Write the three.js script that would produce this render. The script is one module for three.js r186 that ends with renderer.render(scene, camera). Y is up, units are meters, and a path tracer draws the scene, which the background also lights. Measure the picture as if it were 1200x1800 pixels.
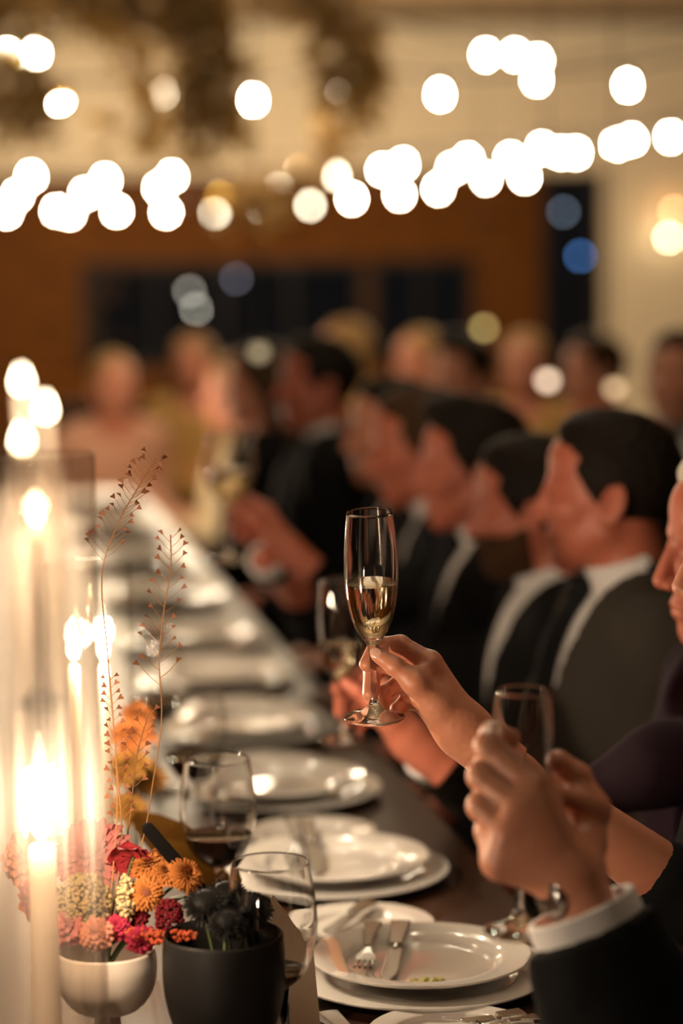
import * as THREE from 'three';
import { mergeGeometries } from 'three/addons/utils/BufferGeometryUtils.js';
import { RoundedBoxGeometry } from 'three/addons/geometries/RoundedBoxGeometry.js';
import { ImprovedNoise } from 'three/addons/math/ImprovedNoise.js';

// ───────────────────────── camera, sky, exposure ─────────────────────────
const scene = new THREE.Scene();
const FPX = 4250, FOCUS = 2.55;
const camera = new THREE.PerspectiveCamera(2 * Math.atan(900 / FPX) * 180 / Math.PI, 2 / 3, 0.05, 80);
camera.position.set(0, 1.57, 0);
camera.rotation.order = 'YXZ';
camera.rotation.set(-6.4 * Math.PI / 180, -9.8 * Math.PI / 180, -0.8 * Math.PI / 180);
camera.focus = FOCUS;
camera.userData.fStop = 1.93;
camera.updateMatrixWorld();
const renderer = new THREE.WebGLRenderer({ antialias: true });
renderer.toneMapping = THREE.LinearToneMapping;
renderer.toneMappingExposure = 1.0;
renderer.shadowMap.enabled = true;
scene.background = new THREE.Color(0.005, 0.005, 0.005);      // night outside
const WARM = [1, 0.74, 0.47], CANDLE = [1, 0.76, 0.53];
const CANDLE_I = 0.6, BULB_I = 0.78, BULB_GLOW = 240, FLAME_GLOW = 40;

// ───────────────────────── helpers ─────────────────────────
const V = (x, y, z) => new THREE.Vector3(x, y, z);
const TY = 0.725;                                               // tabletop height
let seed = 7;
const rnd = () => { seed = (seed * 1664525 + 1013904223) % 4294967296; return seed / 4294967296; };
const rr = (a, b) => a + (b - a) * rnd();
const noise = new ImprovedNoise();
const P = (px, py, z) => V((px - 600) / FPX * z, -(py - 900) / FPX * z, -z).applyMatrix4(camera.matrixWorld);
function T(px, z, h = TY) { const a = P(px, 0, z), b = P(px, 1000, z), t = (a.y - h) / (a.y - b.y); return a.lerp(b, t); }
const CX = V(1, 0, 0).transformDirection(camera.matrixWorld), CY = V(0, 1, 0).transformDirection(camera.matrixWorld), CZ = V(0, 0, -1).transformDirection(camera.matrixWorld);

const used = {};
function numbered(n) { const k = used[n] = (used[n] ?? -1) + 1; return k ? `${n}_${String(k).padStart(3, '0')}` : n; }
function thing(name, label, category, pos = V(0, 0, 0), turn = 0, group) {
  const o = new THREE.Group(); o.name = numbered(name); o.position.copy(pos); o.rotation.y = turn;
  o.userData = { label, category }; if (group) o.userData.group = group;
  scene.add(o); return o;
}
function part(parent, name, geo, mat, label) {
  const m = new THREE.Mesh(geo, mat); m.name = name; m.castShadow = m.receiveShadow = true;
  if (label) m.userData.label = label;
  parent.add(m); return m;
}
function struct(name, geo, mat) { const m = part(scene, numbered(name), geo, mat); m.userData.kind = 'structure'; return m; }
function solo(name, label, category, geo, mat, group, kind) {
  const m = part(scene, numbered(name), geo, mat); m.userData = { label, category };
  if (group) m.userData.group = group; if (kind) m.userData.kind = kind; return m;
}
const box = (w, h, d, x = 0, y = 0, z = 0, r = 0) => { const g = r ? new RoundedBoxGeometry(w, h, d, 2, r) : new THREE.BoxGeometry(w, h, d); g.translate(x, y, z); return g; };
function plain(g) { const o = new THREE.BufferGeometry(); const s = g.index ? g.toNonIndexed() : g; o.setAttribute('position', s.attributes.position); o.setAttribute('normal', s.attributes.normal); if (s.attributes.uv) o.setAttribute('uv', s.attributes.uv); else o.setAttribute('uv', new THREE.BufferAttribute(new Float32Array(s.attributes.position.count * 2), 2)); if (s.attributes.color) o.setAttribute('color', s.attributes.color); return o; }
const merge = (list) => mergeGeometries(list.map(plain), false);
const tube = (pts, r, seg = 24, rad = 7) => new THREE.TubeGeometry(new THREE.CatmullRomCurve3(pts), seg, r, rad, false);

// lathe: profile points [r, y] going round the solid with the material on the left; sharp corners stay sharp
function lathe(prof, seg = 48) {
  const pos = [], nor = [], uv = [], idx = [], n = prof.length, sn = [];
  for (let i = 0; i < n - 1; i++) { const dr = prof[i + 1][0] - prof[i][0], dy = prof[i + 1][1] - prof[i][1], l = Math.hypot(dr, dy) || 1; sn.push([dy / l, -dr / l]); }
  const nm = (i, k) => { const a = sn[i], b = sn[k]; if (!b || a[0] * b[0] + a[1] * b[1] < 0.45) return a; const x = a[0] + b[0], y = a[1] + b[1], l = Math.hypot(x, y); return [x / l, y / l]; };
  for (let i = 0; i < n - 1; i++) {
    const ends = [[prof[i], nm(i, i - 1)], [prof[i + 1], nm(i, i + 1)]], base = pos.length / 3;
    for (const [[r, y], [nr, ny]] of ends) for (let j = 0; j <= seg; j++) { const a = j / seg * Math.PI * 2, c = Math.cos(a), s = Math.sin(a); pos.push(r * c, y, r * s); nor.push(nr * c, ny, nr * s); uv.push(j / seg, y); }
    for (let j = 0; j < seg; j++) { const a = base + j, b = a + seg + 1; idx.push(a, b, a + 1, b, b + 1, a + 1); }
  }
  const g = new THREE.BufferGeometry();
  g.setAttribute('position', new THREE.Float32BufferAttribute(pos, 3)); g.setAttribute('normal', new THREE.Float32BufferAttribute(nor, 3)); g.setAttribute('uv', new THREE.Float32BufferAttribute(uv, 2)); g.setIndex(idx);
  return g;
}
function spline(pts, n) { return new THREE.SplineCurve(pts.map((p) => new THREE.Vector2(p[0], p[1]))).getPoints(n).map((v) => [Math.max(0, v.x), v.y]); }

// signed distance fields and a surface-nets mesher
const smin = (a, b, k) => { const h = Math.max(k - Math.abs(a - b), 0) / k; return Math.min(a, b) - h * h * k * 0.25; };
const smax = (a, b, k) => -smin(-a, -b, k);
function cap(x, y, z, a, b, r1, r2) {
  const bx = b.x - a.x, by = b.y - a.y, bz = b.z - a.z, px = x - a.x, py = y - a.y, pz = z - a.z;
  let t = (px * bx + py * by + pz * bz) / (bx * bx + by * by + bz * bz + 1e-12); t = t < 0 ? 0 : t > 1 ? 1 : t;
  const dx = px - bx * t, dy = py - by * t, dz = pz - bz * t;
  return Math.sqrt(dx * dx + dy * dy + dz * dz) - (r1 + (r2 - r1) * t);
}
function ell(x, y, z, cx, cy, cz, rx, ry, rz) {
  const a = (x - cx) / rx, b = (y - cy) / ry, c = (z - cz) / rz, k0 = Math.sqrt(a * a + b * b + c * c);
  const k1 = Math.sqrt(a * a / (rx * rx) + b * b / (ry * ry) + c * c / (rz * rz));
  return k1 < 1e-9 ? -Math.min(rx, ry, rz) : k0 * (k0 - 1) / k1;
}
function nets(f, lo, hi, h) {
  const nx = Math.ceil((hi.x - lo.x) / h) + 2, ny = Math.ceil((hi.y - lo.y) / h) + 2, nz = Math.ceil((hi.z - lo.z) / h) + 2;
  const ox = lo.x - h * 0.5, oy = lo.y - h * 0.5, oz = lo.z - h * 0.5, F = new Float32Array(nx * ny * nz), B = 4, reach = B * h * 0.87 * 1.9;
  for (let k = 0; k < nz; k += B) for (let j = 0; j < ny; j += B) for (let i = 0; i < nx; i += B) {
    const c = f(ox + (i + 1.5) * h, oy + (j + 1.5) * h, oz + (k + 1.5) * h), far = Math.abs(c) > reach;
    for (let kk = k; kk < Math.min(k + B, nz); kk++) for (let jj = j; jj < Math.min(j + B, ny); jj++) for (let ii = i; ii < Math.min(i + B, nx); ii++)
      F[ii + nx * (jj + ny * kk)] = far ? c : f(ox + ii * h, oy + jj * h, oz + kk * h);
  }
  const id = new Int32Array(nx * ny * nz).fill(-1), pos = [], idx = [], off = [0, 1, nx, nx + 1, nx * ny, nx * ny + 1, nx * ny + nx, nx * ny + nx + 1];
  const E = [[0, 1], [2, 3], [4, 5], [6, 7], [0, 2], [1, 3], [4, 6], [5, 7], [0, 4], [1, 5], [2, 6], [3, 7]];
  for (let k = 0; k < nz - 1; k++) for (let j = 0; j < ny - 1; j++) for (let i = 0; i < nx - 1; i++) {
    const c = i + nx * (j + ny * k); let m = 0;
    for (let q = 0; q < 8; q++) if (F[c + off[q]] < 0) m |= 1 << q;
    if (m === 0 || m === 255) continue;
    let sx = 0, sy = 0, sz = 0, n = 0;
    for (const [a, b] of E) {
      if (((m >> a) & 1) === ((m >> b) & 1)) continue;
      const fa = F[c + off[a]], fb = F[c + off[b]], t = fa / (fa - fb);
      sx += (a & 1) + t * ((b & 1) - (a & 1)); sy += ((a >> 1) & 1) + t * (((b >> 1) & 1) - ((a >> 1) & 1)); sz += (a >> 2) + t * ((b >> 2) - (a >> 2)); n++;
    }
    id[c] = pos.length / 3; pos.push(ox + (i + sx / n) * h, oy + (j + sy / n) * h, oz + (k + sz / n) * h);
  }
  const S = [1, nx, nx * ny];
  for (let k = 1; k < nz - 1; k++) for (let j = 1; j < ny - 1; j++) for (let i = 1; i < nx - 1; i++) {
    const c = i + nx * (j + ny * k), a0 = F[c] < 0;
    for (let d = 0; d < 3; d++) {
      if (a0 === (F[c + S[d]] < 0)) continue;
      const u = S[(d + 1) % 3], w = S[(d + 2) % 3], q = [id[c - u - w], id[c - w], id[c], id[c - u]];
      if (q.some((v) => v < 0)) continue;
      if (a0) idx.push(q[0], q[1], q[2], q[0], q[2], q[3]); else idx.push(q[0], q[2], q[1], q[0], q[3], q[2]);
    }
  }
  const nor = new Float32Array(pos.length), uv = new Float32Array(pos.length / 3 * 2), e = h * 0.5;
  for (let v = 0; v < pos.length; v += 3) {
    const x = pos[v], y = pos[v + 1], z = pos[v + 2], a = f(x + e, y, z) - f(x - e, y, z), b = f(x, y + e, z) - f(x, y - e, z), c = f(x, y, z + e) - f(x, y, z - e), l = Math.hypot(a, b, c) || 1;
    nor[v] = a / l; nor[v + 1] = b / l; nor[v + 2] = c / l; uv[v / 3 * 2] = x + z * 0.7; uv[v / 3 * 2 + 1] = y + z * 0.4;
  }
  const g = new THREE.BufferGeometry();
  g.setAttribute('position', new THREE.Float32BufferAttribute(pos, 3)); g.setAttribute('normal', new THREE.BufferAttribute(nor, 3)); g.setAttribute('uv', new THREE.BufferAttribute(uv, 2)); g.setIndex(idx);
  return g;
}
function bounds(points, pad) { const b = new THREE.Box3().setFromPoints(points); return [b.min.addScalar(-pad), b.max.addScalar(pad)]; }

// ───────────────────────── textures and materials ─────────────────────────
function tex(w, h, fn, srgb = true) {
  const d = new Uint8Array(w * h * 4);
  for (let y = 0; y < h; y++) for (let x = 0; x < w; x++) { const c = fn(x / w, y / h), o = (y * w + x) * 4; d[o] = c[0]; d[o + 1] = c[1] ?? c[0]; d[o + 2] = c[2] ?? c[0]; d[o + 3] = 255; }
  const t = new THREE.DataTexture(d, w, h); t.magFilter = THREE.LinearFilter; t.minFilter = THREE.LinearFilter; t.wrapS = t.wrapT = THREE.RepeatWrapping; if (srgb) t.colorSpace = THREE.SRGBColorSpace; t.needsUpdate = true; return t;
}
const clamp8 = (v) => Math.max(0, Math.min(255, v));
const woodGrain = (c0, c1, su, sv) => (u, v) => {
  const w = noise.noise(u * su * 0.5, v * sv * 0.12, 3.1) * 2.2, g = Math.sin((u * su + w) * 9) * 0.5 + 0.5, f = noise.noise(u * su * 22, v * sv * 1.2, 1.7), n = noise.noise(u * 6, v * 6, 9) * 0.25;
  const t = Math.max(0, Math.min(1, g * 0.45 + f * 0.35 + 0.3 + n)); return [0, 1, 2].map((i) => clamp8(c0[i] + (c1[i] - c0[i]) * t));
};
const woodMap = tex(512, 512, woodGrain([40, 24, 14], [70, 43, 26], 6, 8));
const cladMap = tex(256, 512, woodGrain([74, 42, 12], [104, 60, 18], 6, 8));
const floorMap = tex(256, 256, woodGrain([46, 30, 20], [74, 50, 33], 6, 8));
const plasterBump = tex(256, 256, (u, v) => [128 + 60 * noise.noise(u * 14, v * 14, 2) + 50 * noise.noise(u * 50, v * 50, 5)], false);
const weave = tex(128, 128, (u, v) => [128 + 60 * Math.sin(u * Math.PI * 64) * Math.sin(v * Math.PI * 64) + 40 * noise.noise(u * 30, v * 30, 1)], false);
const skinBump = tex(256, 256, (u, v) => [128 + 55 * noise.noise(u * 40, v * 40, 4) + 45 * noise.noise(u * 90, v * 90, 7)], false);
const skinMap = tex(256, 256, (u, v) => { const n = noise.noise(u * 8, v * 8, 2) * 10 + noise.noise(u * 30, v * 30, 6) * 8; return [clamp8(200 + n * 0.6), clamp8(134 + n * 1.1), clamp8(106 + n)]; });
const streaks = tex(512, 64, (u, v) => [clamp8(250 - 16 * Math.max(0, noise.noise(u * 60, v * 1.5, 3) + 0.25) - 20 * Math.max(0, noise.noise(u * 17, v * 0.8, 8)))], false);
const rep = (t, x, y) => { const c = t.clone(); c.repeat.set(x, y); c.needsUpdate = true; return c; };
const std = (o) => new THREE.MeshStandardMaterial(o), phys = (o) => new THREE.MeshPhysicalMaterial(o);
const lin = (r, g, b) => new THREE.Color().setRGB(r, g, b);
const M = {
  wood: std({ map: rep(woodMap, 1, 1), roughness: 0.34 }),
  floor: std({ map: rep(floorMap, 8, 8), roughness: 0.5 }),
  clad: phys({ map: rep(cladMap, 3, 2), roughness: 0.7, specularIntensity: 0.15 }),
  beam: std({ map: rep(cladMap, 1, 4), color: lin(0.42, 0.4, 0.36), roughness: 0.7 }),
  plaster: std({ color: lin(0.74, 0.61, 0.42), roughness: 0.9, bumpMap: rep(plasterBump, 6, 3), bumpScale: 0.004 }),
  ceiling: std({ color: lin(0.34, 0.23, 0.12), roughness: 0.9 }),
  nightGlass: phys({ color: lin(0.95, 0.96, 0.98), transmission: 1, thickness: 0, roughness: 0.02 }),
  darkFrame: phys({ specularIntensity: 0.2, color: lin(0.018, 0.014, 0.011), roughness: 0.5 }),
  glass: phys({ color: 0xffffff, transmission: 1, thickness: 0.002, ior: 1.5, roughness: 0 }),
  thin: phys({ color: lin(0.985, 0.98, 0.97), transmission: 1, thickness: 0, ior: 1.5, roughness: 0 }),
  hazy: phys({ color: lin(0.8, 0.76, 0.72), transmission: 1, transmissionMap: streaks, thickness: 0, ior: 1.5, roughness: 0, specularIntensity: 0.5 }),
  thinSoft: phys({ color: lin(0.985, 0.98, 0.97), transmission: 1, thickness: 0, ior: 1.5, roughness: 0, specularIntensity: 0.35 }),
  champagne: phys({ color: 0xffffff, transmission: 1, thickness: 0.05, ior: 1.34, roughness: 0, attenuationColor: lin(0.95, 0.8, 0.5), attenuationDistance: 0.08 }),
  redwine: phys({ color: 0xffffff, transmission: 1, thickness: 0.05, ior: 1.34, roughness: 0, attenuationColor: lin(0.16, 0.008, 0.014), attenuationDistance: 0.014 }),
  porcelain: phys({ color: lin(0.76, 0.74, 0.7), roughness: 0.12, clearcoat: 0.6, clearcoatRoughness: 0.05 }),
  steel: std({ color: lin(0.62, 0.6, 0.57), roughness: 0.18, metalness: 1 }),
  skin: phys({ map: skinMap, roughness: 0.45, bumpMap: skinBump, bumpScale: 0.0006, sheen: 0.15, sheenColor: lin(0.9, 0.5, 0.4) }),
  skinPale: phys({ color: lin(1, 0.98, 0.98), map: skinMap, roughness: 0.5 }),
  skinRed: phys({ color: lin(0.8, 0.56, 0.54), map: skinMap, roughness: 0.5 }),
  nail: phys({ color: lin(0.72, 0.42, 0.33), roughness: 0.22, clearcoat: 0.5 }),
  hair: phys({ specularIntensity: 0.2, color: lin(0.012, 0.008, 0.006), roughness: 0.6 }),
  hairBrown: phys({ specularIntensity: 0.2, color: lin(0.05, 0.025, 0.012), roughness: 0.6 }),
  hairGrey: phys({ specularIntensity: 0.2, color: lin(0.55, 0.5, 0.44), roughness: 0.6 }),
  hairBlond: phys({ specularIntensity: 0.2, color: lin(0.26, 0.15, 0.05), roughness: 0.55 }),
  beard: phys({ specularIntensity: 0.2, color: lin(0.06, 0.028, 0.014), roughness: 0.8 }),
  suit: phys({ specularIntensity: 0.2, color: lin(0.007, 0.007, 0.0075), roughness: 0.85, bumpMap: rep(weave, 30, 30), bumpScale: 0.0004 }),
  suitGrey: phys({ specularIntensity: 0.2, color: lin(0.04, 0.034, 0.028), roughness: 0.9, bumpMap: rep(weave, 30, 30), bumpScale: 0.0004 }),
  suitNavy: phys({ specularIntensity: 0.2, color: lin(0.012, 0.014, 0.02), roughness: 0.85 }),
  shirt: std({ color: lin(0.7, 0.68, 0.68), roughness: 0.8 }),
  tie: phys({ specularIntensity: 0.2, color: lin(0.012, 0.012, 0.014), roughness: 0.55 }),
  plum: phys({ specularIntensity: 0.2, color: lin(0.014, 0.006, 0.011), roughness: 0.8 }),
  blackDress: phys({ specularIntensity: 0.2, color: lin(0.008, 0.008, 0.009), roughness: 0.85 }),
  ochreDress: phys({ specularIntensity: 0.2, color: lin(0.5, 0.3, 0.1), roughness: 0.8 }),
  creamDress: phys({ specularIntensity: 0.2, color: lin(0.62, 0.5, 0.32), roughness: 0.8 }),
  pinkDress: phys({ specularIntensity: 0.2, color: lin(0.6, 0.33, 0.22), roughness: 0.8 }),
  redDress: phys({ specularIntensity: 0.2, color: lin(0.3, 0.06, 0.03), roughness: 0.8 }),
  wax: phys({ color: lin(0.88, 0.75, 0.6), roughness: 0.45, transmission: 0.12, thickness: 0 }),
  wick: std({ color: lin(0.02, 0.015, 0.01), roughness: 1 }),
  flame: std({ color: 0x000000, emissive: lin(1, 0.8, 0.5), emissiveIntensity: FLAME_GLOW }),
  bulb: std({ color: 0x000000, emissive: lin(1, 0.86, 0.62), emissiveIntensity: BULB_GLOW }),
  black: phys({ specularIntensity: 0.2, color: lin(0.005, 0.005, 0.005), roughness: 0.6 }),
  blackClay: phys({ color: lin(0.012, 0.011, 0.0105), roughness: 0.5, specularIntensity: 0.3 }),
  card: std({ color: lin(0.68, 0.58, 0.44), roughness: 0.8 }),
  whiteClay: phys({ color: lin(0.68, 0.62, 0.56), roughness: 0.35 }),
  green: std({ color: lin(0.05, 0.07, 0.02), roughness: 0.7 }),
  leather: phys({ specularIntensity: 0.2, color: lin(0.01, 0.009, 0.008), roughness: 0.5 }),
};

// ───────────────────────── the room ─────────────────────────
const RX0 = -7, RX1 = 9.5, RZ0 = 3.5, RZ1 = -18.5, RH = 3.25;       // world limits, z runs away from the camera
{
  const w = RX1 - RX0, d = RZ0 - RZ1, cx = (RX0 + RX1) / 2, cz = (RZ0 + RZ1) / 2;
  struct('floor', box(w + 0.4, 0.2, d + 0.4, cx, -0.1, cz), M.floor);
  struct('ceiling', box(w + 0.4, 0.2, d + 0.4, cx, RH + 0.1, cz), M.ceiling);
  struct('wall_left', box(0.2, RH, d, RX0 - 0.1, RH / 2, cz), M.clad);
  struct('wall_right', box(0.2, RH, d, RX1 + 0.1, RH / 2, cz), M.clad);
  struct('wall_front', box(w, RH, 0.2, cx, RH / 2, RZ0 + 0.1), M.clad);
}
// where a pixel column meets the end wall
const onWall = (px, py, z0 = RZ1) => { const a = P(px, py, 1), d = a.sub(camera.position); return camera.position.clone().add(d.multiplyScalar((z0 - camera.position.z) / d.z)); };
const WX = (px) => onWall(px, 450).x, WY = (py) => onWall(600, py).y;
{
  // end wall: plaster above and to the right, timber boarding below with dark windows and a glazed door
  const xd0 = WX(948), xd1 = WX(1058), xw0 = WX(140), xw1 = WX(640), xv0 = WX(648), xv1 = WX(832), top = WY(305), wTop = WY(455), wBot = WY(640);
  struct('wall_back', merge([box(RX1 - RX0, RH - top, 0.24, (RX0 + RX1) / 2, (RH + top) / 2, RZ1 - 0.12), box(RX1 - xd1, top, 0.24, (RX1 + xd1) / 2, top / 2, RZ1 - 0.12)]), M.plaster);
  const bd = (x0, x1, y0, y1) => box(x1 - x0, y1 - y0, 0.14, (x0 + x1) / 2, (y0 + y1) / 2, RZ1 - 0.04);
  struct('wall_back_timber', merge([bd(RX0, xd0, wTop, top), bd(RX0, xd0, 0, wBot), bd(RX0, xw0, wBot, wTop), bd(xw1, xv0, wBot, wTop), bd(xv1, xd0, wBot, wTop)]), M.clad);
  const pane = (name, x0, x1, y0, y1, bars) => {
    const f = struct(name, merge([box(x1 - x0, 0.05, 0.1, (x0 + x1) / 2, y0 + 0.025, RZ1 - 0.02), box(x1 - x0, 0.05, 0.1, (x0 + x1) / 2, y1 - 0.025, RZ1 - 0.02), box(0.05, y1 - y0, 0.1, x0 + 0.025, (y0 + y1) / 2, RZ1 - 0.02), box(0.05, y1 - y0, 0.1, x1 - 0.025, (y0 + y1) / 2, RZ1 - 0.02)]), M.darkFrame);
    for (let i = 0; i < bars; i++) part(f, 'pane', box((x1 - x0 - 0.1) / bars - 0.03, y1 - y0 - 0.1, 0.006, x0 + 0.05 + (i + 0.5) * (x1 - x0 - 0.1) / bars, (y0 + y1) / 2, RZ1 - 0.03), M.nightGlass);
    for (let i = 1; i < bars; i++) part(f, 'mullion', box(0.035, y1 - y0 - 0.1, 0.06, x0 + 0.05 + i * (x1 - x0 - 0.1) / bars, (y0 + y1) / 2, RZ1 - 0.02), M.darkFrame);
  };
  pane('window_1', xw0, xw1, wBot, wTop, 4);
  pane('window_2', xv0, xv1, wBot, wTop, 2);
  pane('door_1', xd0, xd1, 0, top, 1);
  struct('trim_1', box(RX1 - RX0, 0.3, 0.35, (RX0 + RX1) / 2, WY(42) + 0.15, RZ1 + 0.16), M.beam);
  struct('ground_outside', box(30, 0.1, 8, 1, -0.1, RZ1 - 4.4), std({ color: lin(0.02, 0.02, 0.02), roughness: 1 }));
}

// ───────────────────────── table ─────────────────────────
const TX0 = -0.3, TX1 = 0.735, TZ0 = -1.3, TZ1 = -8.4;
{
  const t = thing('banquet_table', 'long dark-stained wooden banquet table running away down the room', 'table', V((TX0 + TX1) / 2, 0, (TZ0 + TZ1) / 2));
  const w = TX1 - TX0, l = TZ0 - TZ1;
  const g = box(w, 0.04, l, 0, TY - 0.02, 0, 0.008), p = g.attributes.position, u = g.attributes.uv;
  for (let i = 0; i < p.count; i++) u.setXY(i, p.getX(i) * 1.2, p.getZ(i) * 0.55);
  part(t, 'tabletop', g, M.wood);
  for (const s of [-1, 1]) part(t, 'apron', box(0.025, 0.09, l - 0.5, s * (w / 2 - 0.1), TY - 0.085, 0), M.wood);
  for (let z = -l / 2 + 0.3; z <= l / 2 - 0.2; z += (l - 0.6) / 5) for (const s of [-1, 1]) part(t, 'leg', box(0.08, TY - 0.04, 0.08, s * (w / 2 - 0.12), (TY - 0.04) / 2, z, 0.006), M.wood);
}

// ───────────────────────── glassware ─────────────────────────
const FLUTE = {
  foot: [[0, 0], [0.031, 0], [0.0324, 0.0012], [0.031, 0.0026], [0.024, 0.0042], [0.015, 0.0075], [0.0085, 0.0125], [0.0052, 0.018]],
  stem: [[0.0052, 0.018], [0.0038, 0.028], [0.0034, 0.05], [0.0042, 0.07], [0.0068, 0.0815]],
  out: [[0.0068, 0.0815], [0.0115, 0.0885], [0.0172, 0.0975], [0.0222, 0.1107], [0.0262, 0.129], [0.0279, 0.148], [0.0281, 0.168], [0.0274, 0.186], [0.0258, 0.205], [0.0238, 0.2235]], bottom: 0.088,
};
const GOBLET = {
  foot: [[0, 0], [0.033, 0], [0.0345, 0.0012], [0.033, 0.0026], [0.022, 0.0042], [0.012, 0.007], [0.007, 0.012], [0.005, 0.02]],
  stem: [[0.005, 0.02], [0.0038, 0.035], [0.0037, 0.07], [0.0048, 0.094], [0.0085, 0.104]],
  out: [[0.0085, 0.104], [0.019, 0.1095], [0.031, 0.121], [0.0405, 0.14], [0.0452, 0.162], [0.0458, 0.18], [0.044, 0.2], [0.041, 0.22], [0.0385, 0.235]], bottom: 0.1085,
};
const glassCache = {};
function glassGeo(kind, solid, fill) {
  const key = [kind === FLUTE, solid, fill].join();
  if (glassCache[key]) return glassCache[key];
  const seg = solid ? 96 : 40, out = spline(kind.out, 40), wall = 0.0009, g = {};
  const inner = out.map(([r, y]) => [Math.max(0, r - wall), y]).filter(([r, y]) => y > kind.bottom + 0.004), low = inner[0];
  const inn = spline([[0, kind.bottom], [low[0] * 0.55, kind.bottom + 0.0012], ...inner.filter((_, i) => i % 4 === 0 || i === inner.length - 1)], 50);
  const top = out[out.length - 1];
  g.foot = lathe(kind.foot.slice(0, 3).concat(spline(kind.foot.slice(2), 22).slice(1)), seg); g.stem = lathe(spline(kind.stem, 20), seg);
  g.bowl = solid ? lathe([...out, [top[0] - wall * 0.5, top[1] + 0.0004], ...inn.slice().reverse()], seg) : lathe(out, seg);
  if (!solid) g.rim = new THREE.TorusGeometry(top[0], 0.0007, 6, 48).rotateX(Math.PI / 2).translate(0, top[1], 0);
  if (fill) {
    const src = solid ? inn.map(([r, y]) => [r + (r > 0.001 ? 0.0003 : 0), y]) : spline([[0, kind.bottom], ...out.map(([r, y]) => [Math.max(0, r - 0.0012), y]).filter(([r, y]) => y > kind.bottom + 0.003)], 60);
    const body = src.filter(([, y]) => y < fill), e = body[body.length - 1];
    g.liquid = lathe([...body, [e[0], fill], [e[0] - 0.0012, fill - 0.0003], [0, fill - 0.0006]], seg);
  }
  return glassCache[key] = g;
}
function glassware(kind, name, label, pos, { solid = false, fill = 0, liquid, axis, group, liquidName = 'wine', turn = 0 } = {}) {
  const t = thing(name, label, kind === FLUTE ? 'champagne flute' : 'wine glass', pos, turn, group), g = glassGeo(kind, solid, fill);
  part(t, 'foot', g.foot, M.glass); part(t, 'stem', g.stem, M.glass);
  const b = part(t, 'bowl', g.bowl, solid ? M.glass : M.thin);
  if (g.rim) part(b, 'rim', g.rim, M.glass);
  if (fill) part(t, liquidName, g.liquid, liquid);
  if (axis) t.quaternion.setFromUnitVectors(V(0, 1, 0), axis.clone().normalize());
  return t;
}
// base of a glass whose foot shows at a pixel, at a camera depth
const towardCam = CZ.clone().setY(0).normalize().multiplyScalar(-1);
const fluteAxis = V(0, 1, 0).addScaledVector(towardCam, 0.1).addScaledVector(CX, -0.012);
const flutePos = P(658, 1262, FOCUS + 0.01);
glassware(FLUTE, 'champagne_flute', 'tall champagne flute half full of pale sparkling wine raised in bare hand', flutePos, { solid: true, fill: 0.148, liquid: M.champagne, axis: fluteAxis, liquidName: 'sparkling_wine' });
{
  glassware(FLUTE, 'champagne_flute', 'empty-looking flute held up in the blurred near hand above a wristwatch', P(912, 1638, 2.19), { solid: true, fill: 0, axis: V(0, 1, 0).addScaledVector(CX, 0.02).addScaledVector(towardCam, 0.03) });
  glassware(FLUTE, 'champagne_flute', 'flute of golden wine held in the reddish hand just behind the raised flute', P(602, 1302, 3.3), { solid: true, fill: 0.135, liquid: M.champagne, axis: V(0, 1, 0).addScaledVector(CX, -0.02), liquidName: 'sparkling_wine' });
  glassware(GOBLET, 'wine_glass', 'blurred glass of pale wine in the orange lit hand far down the table', P(402, 985, 4.4), { solid: true, fill: 0.165, liquid: M.champagne, axis: V(0, 1, 0).addScaledVector(CX, 0.03), liquidName: 'white_wine' });
  glassware(GOBLET, 'wine_glass', 'nearest round wine glass with a little red wine left at its bottom', T(482, 2.42), { solid: true, fill: 0.126, liquid: M.redwine, liquidName: 'red_wine' });
  glassware(GOBLET, 'wine_glass', 'wine glass of red wine standing behind the orange flowers', T(388, 2.9), { solid: true, fill: 0.144, liquid: M.redwine, liquidName: 'red_wine' });
  glassware(GOBLET, 'wine_glass', 'wine glass of dark red wine half hidden behind the goblet by the flowers', T(346, 3.35), { fill: 0.142, liquid: M.redwine, liquidName: 'red_wine' });
  glassware(GOBLET, 'wine_glass', 'wine glass of dark red wine beside the smaller glass cylinder', T(276, 3.75), { fill: 0.144, liquid: M.redwine, liquidName: 'red_wine' });
  glassware(GOBLET, 'wine_glass', 'small far wine glass seen behind the dry grass stalk', T(272, 4.5), { fill: 0.132, liquid: M.redwine, liquidName: 'red_wine' });
}
{ // short straight tumbler
  const t = thing('tumbler', 'short straight clear water tumbler seen behind the nearest wine glass', 'glass', T(468, 2.5));
  part(t, 'wall', lathe([[0.024, 0.008], [0.026, 0.105], [0.0255, 0.1055], [0.0248, 0.105], [0.0228, 0.009], [0, 0.009]], 64), M.glass);
  part(t, 'base', lathe([[0, 0], [0.0235, 0], [0.024, 0.008]], 64), M.glass);
}

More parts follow.
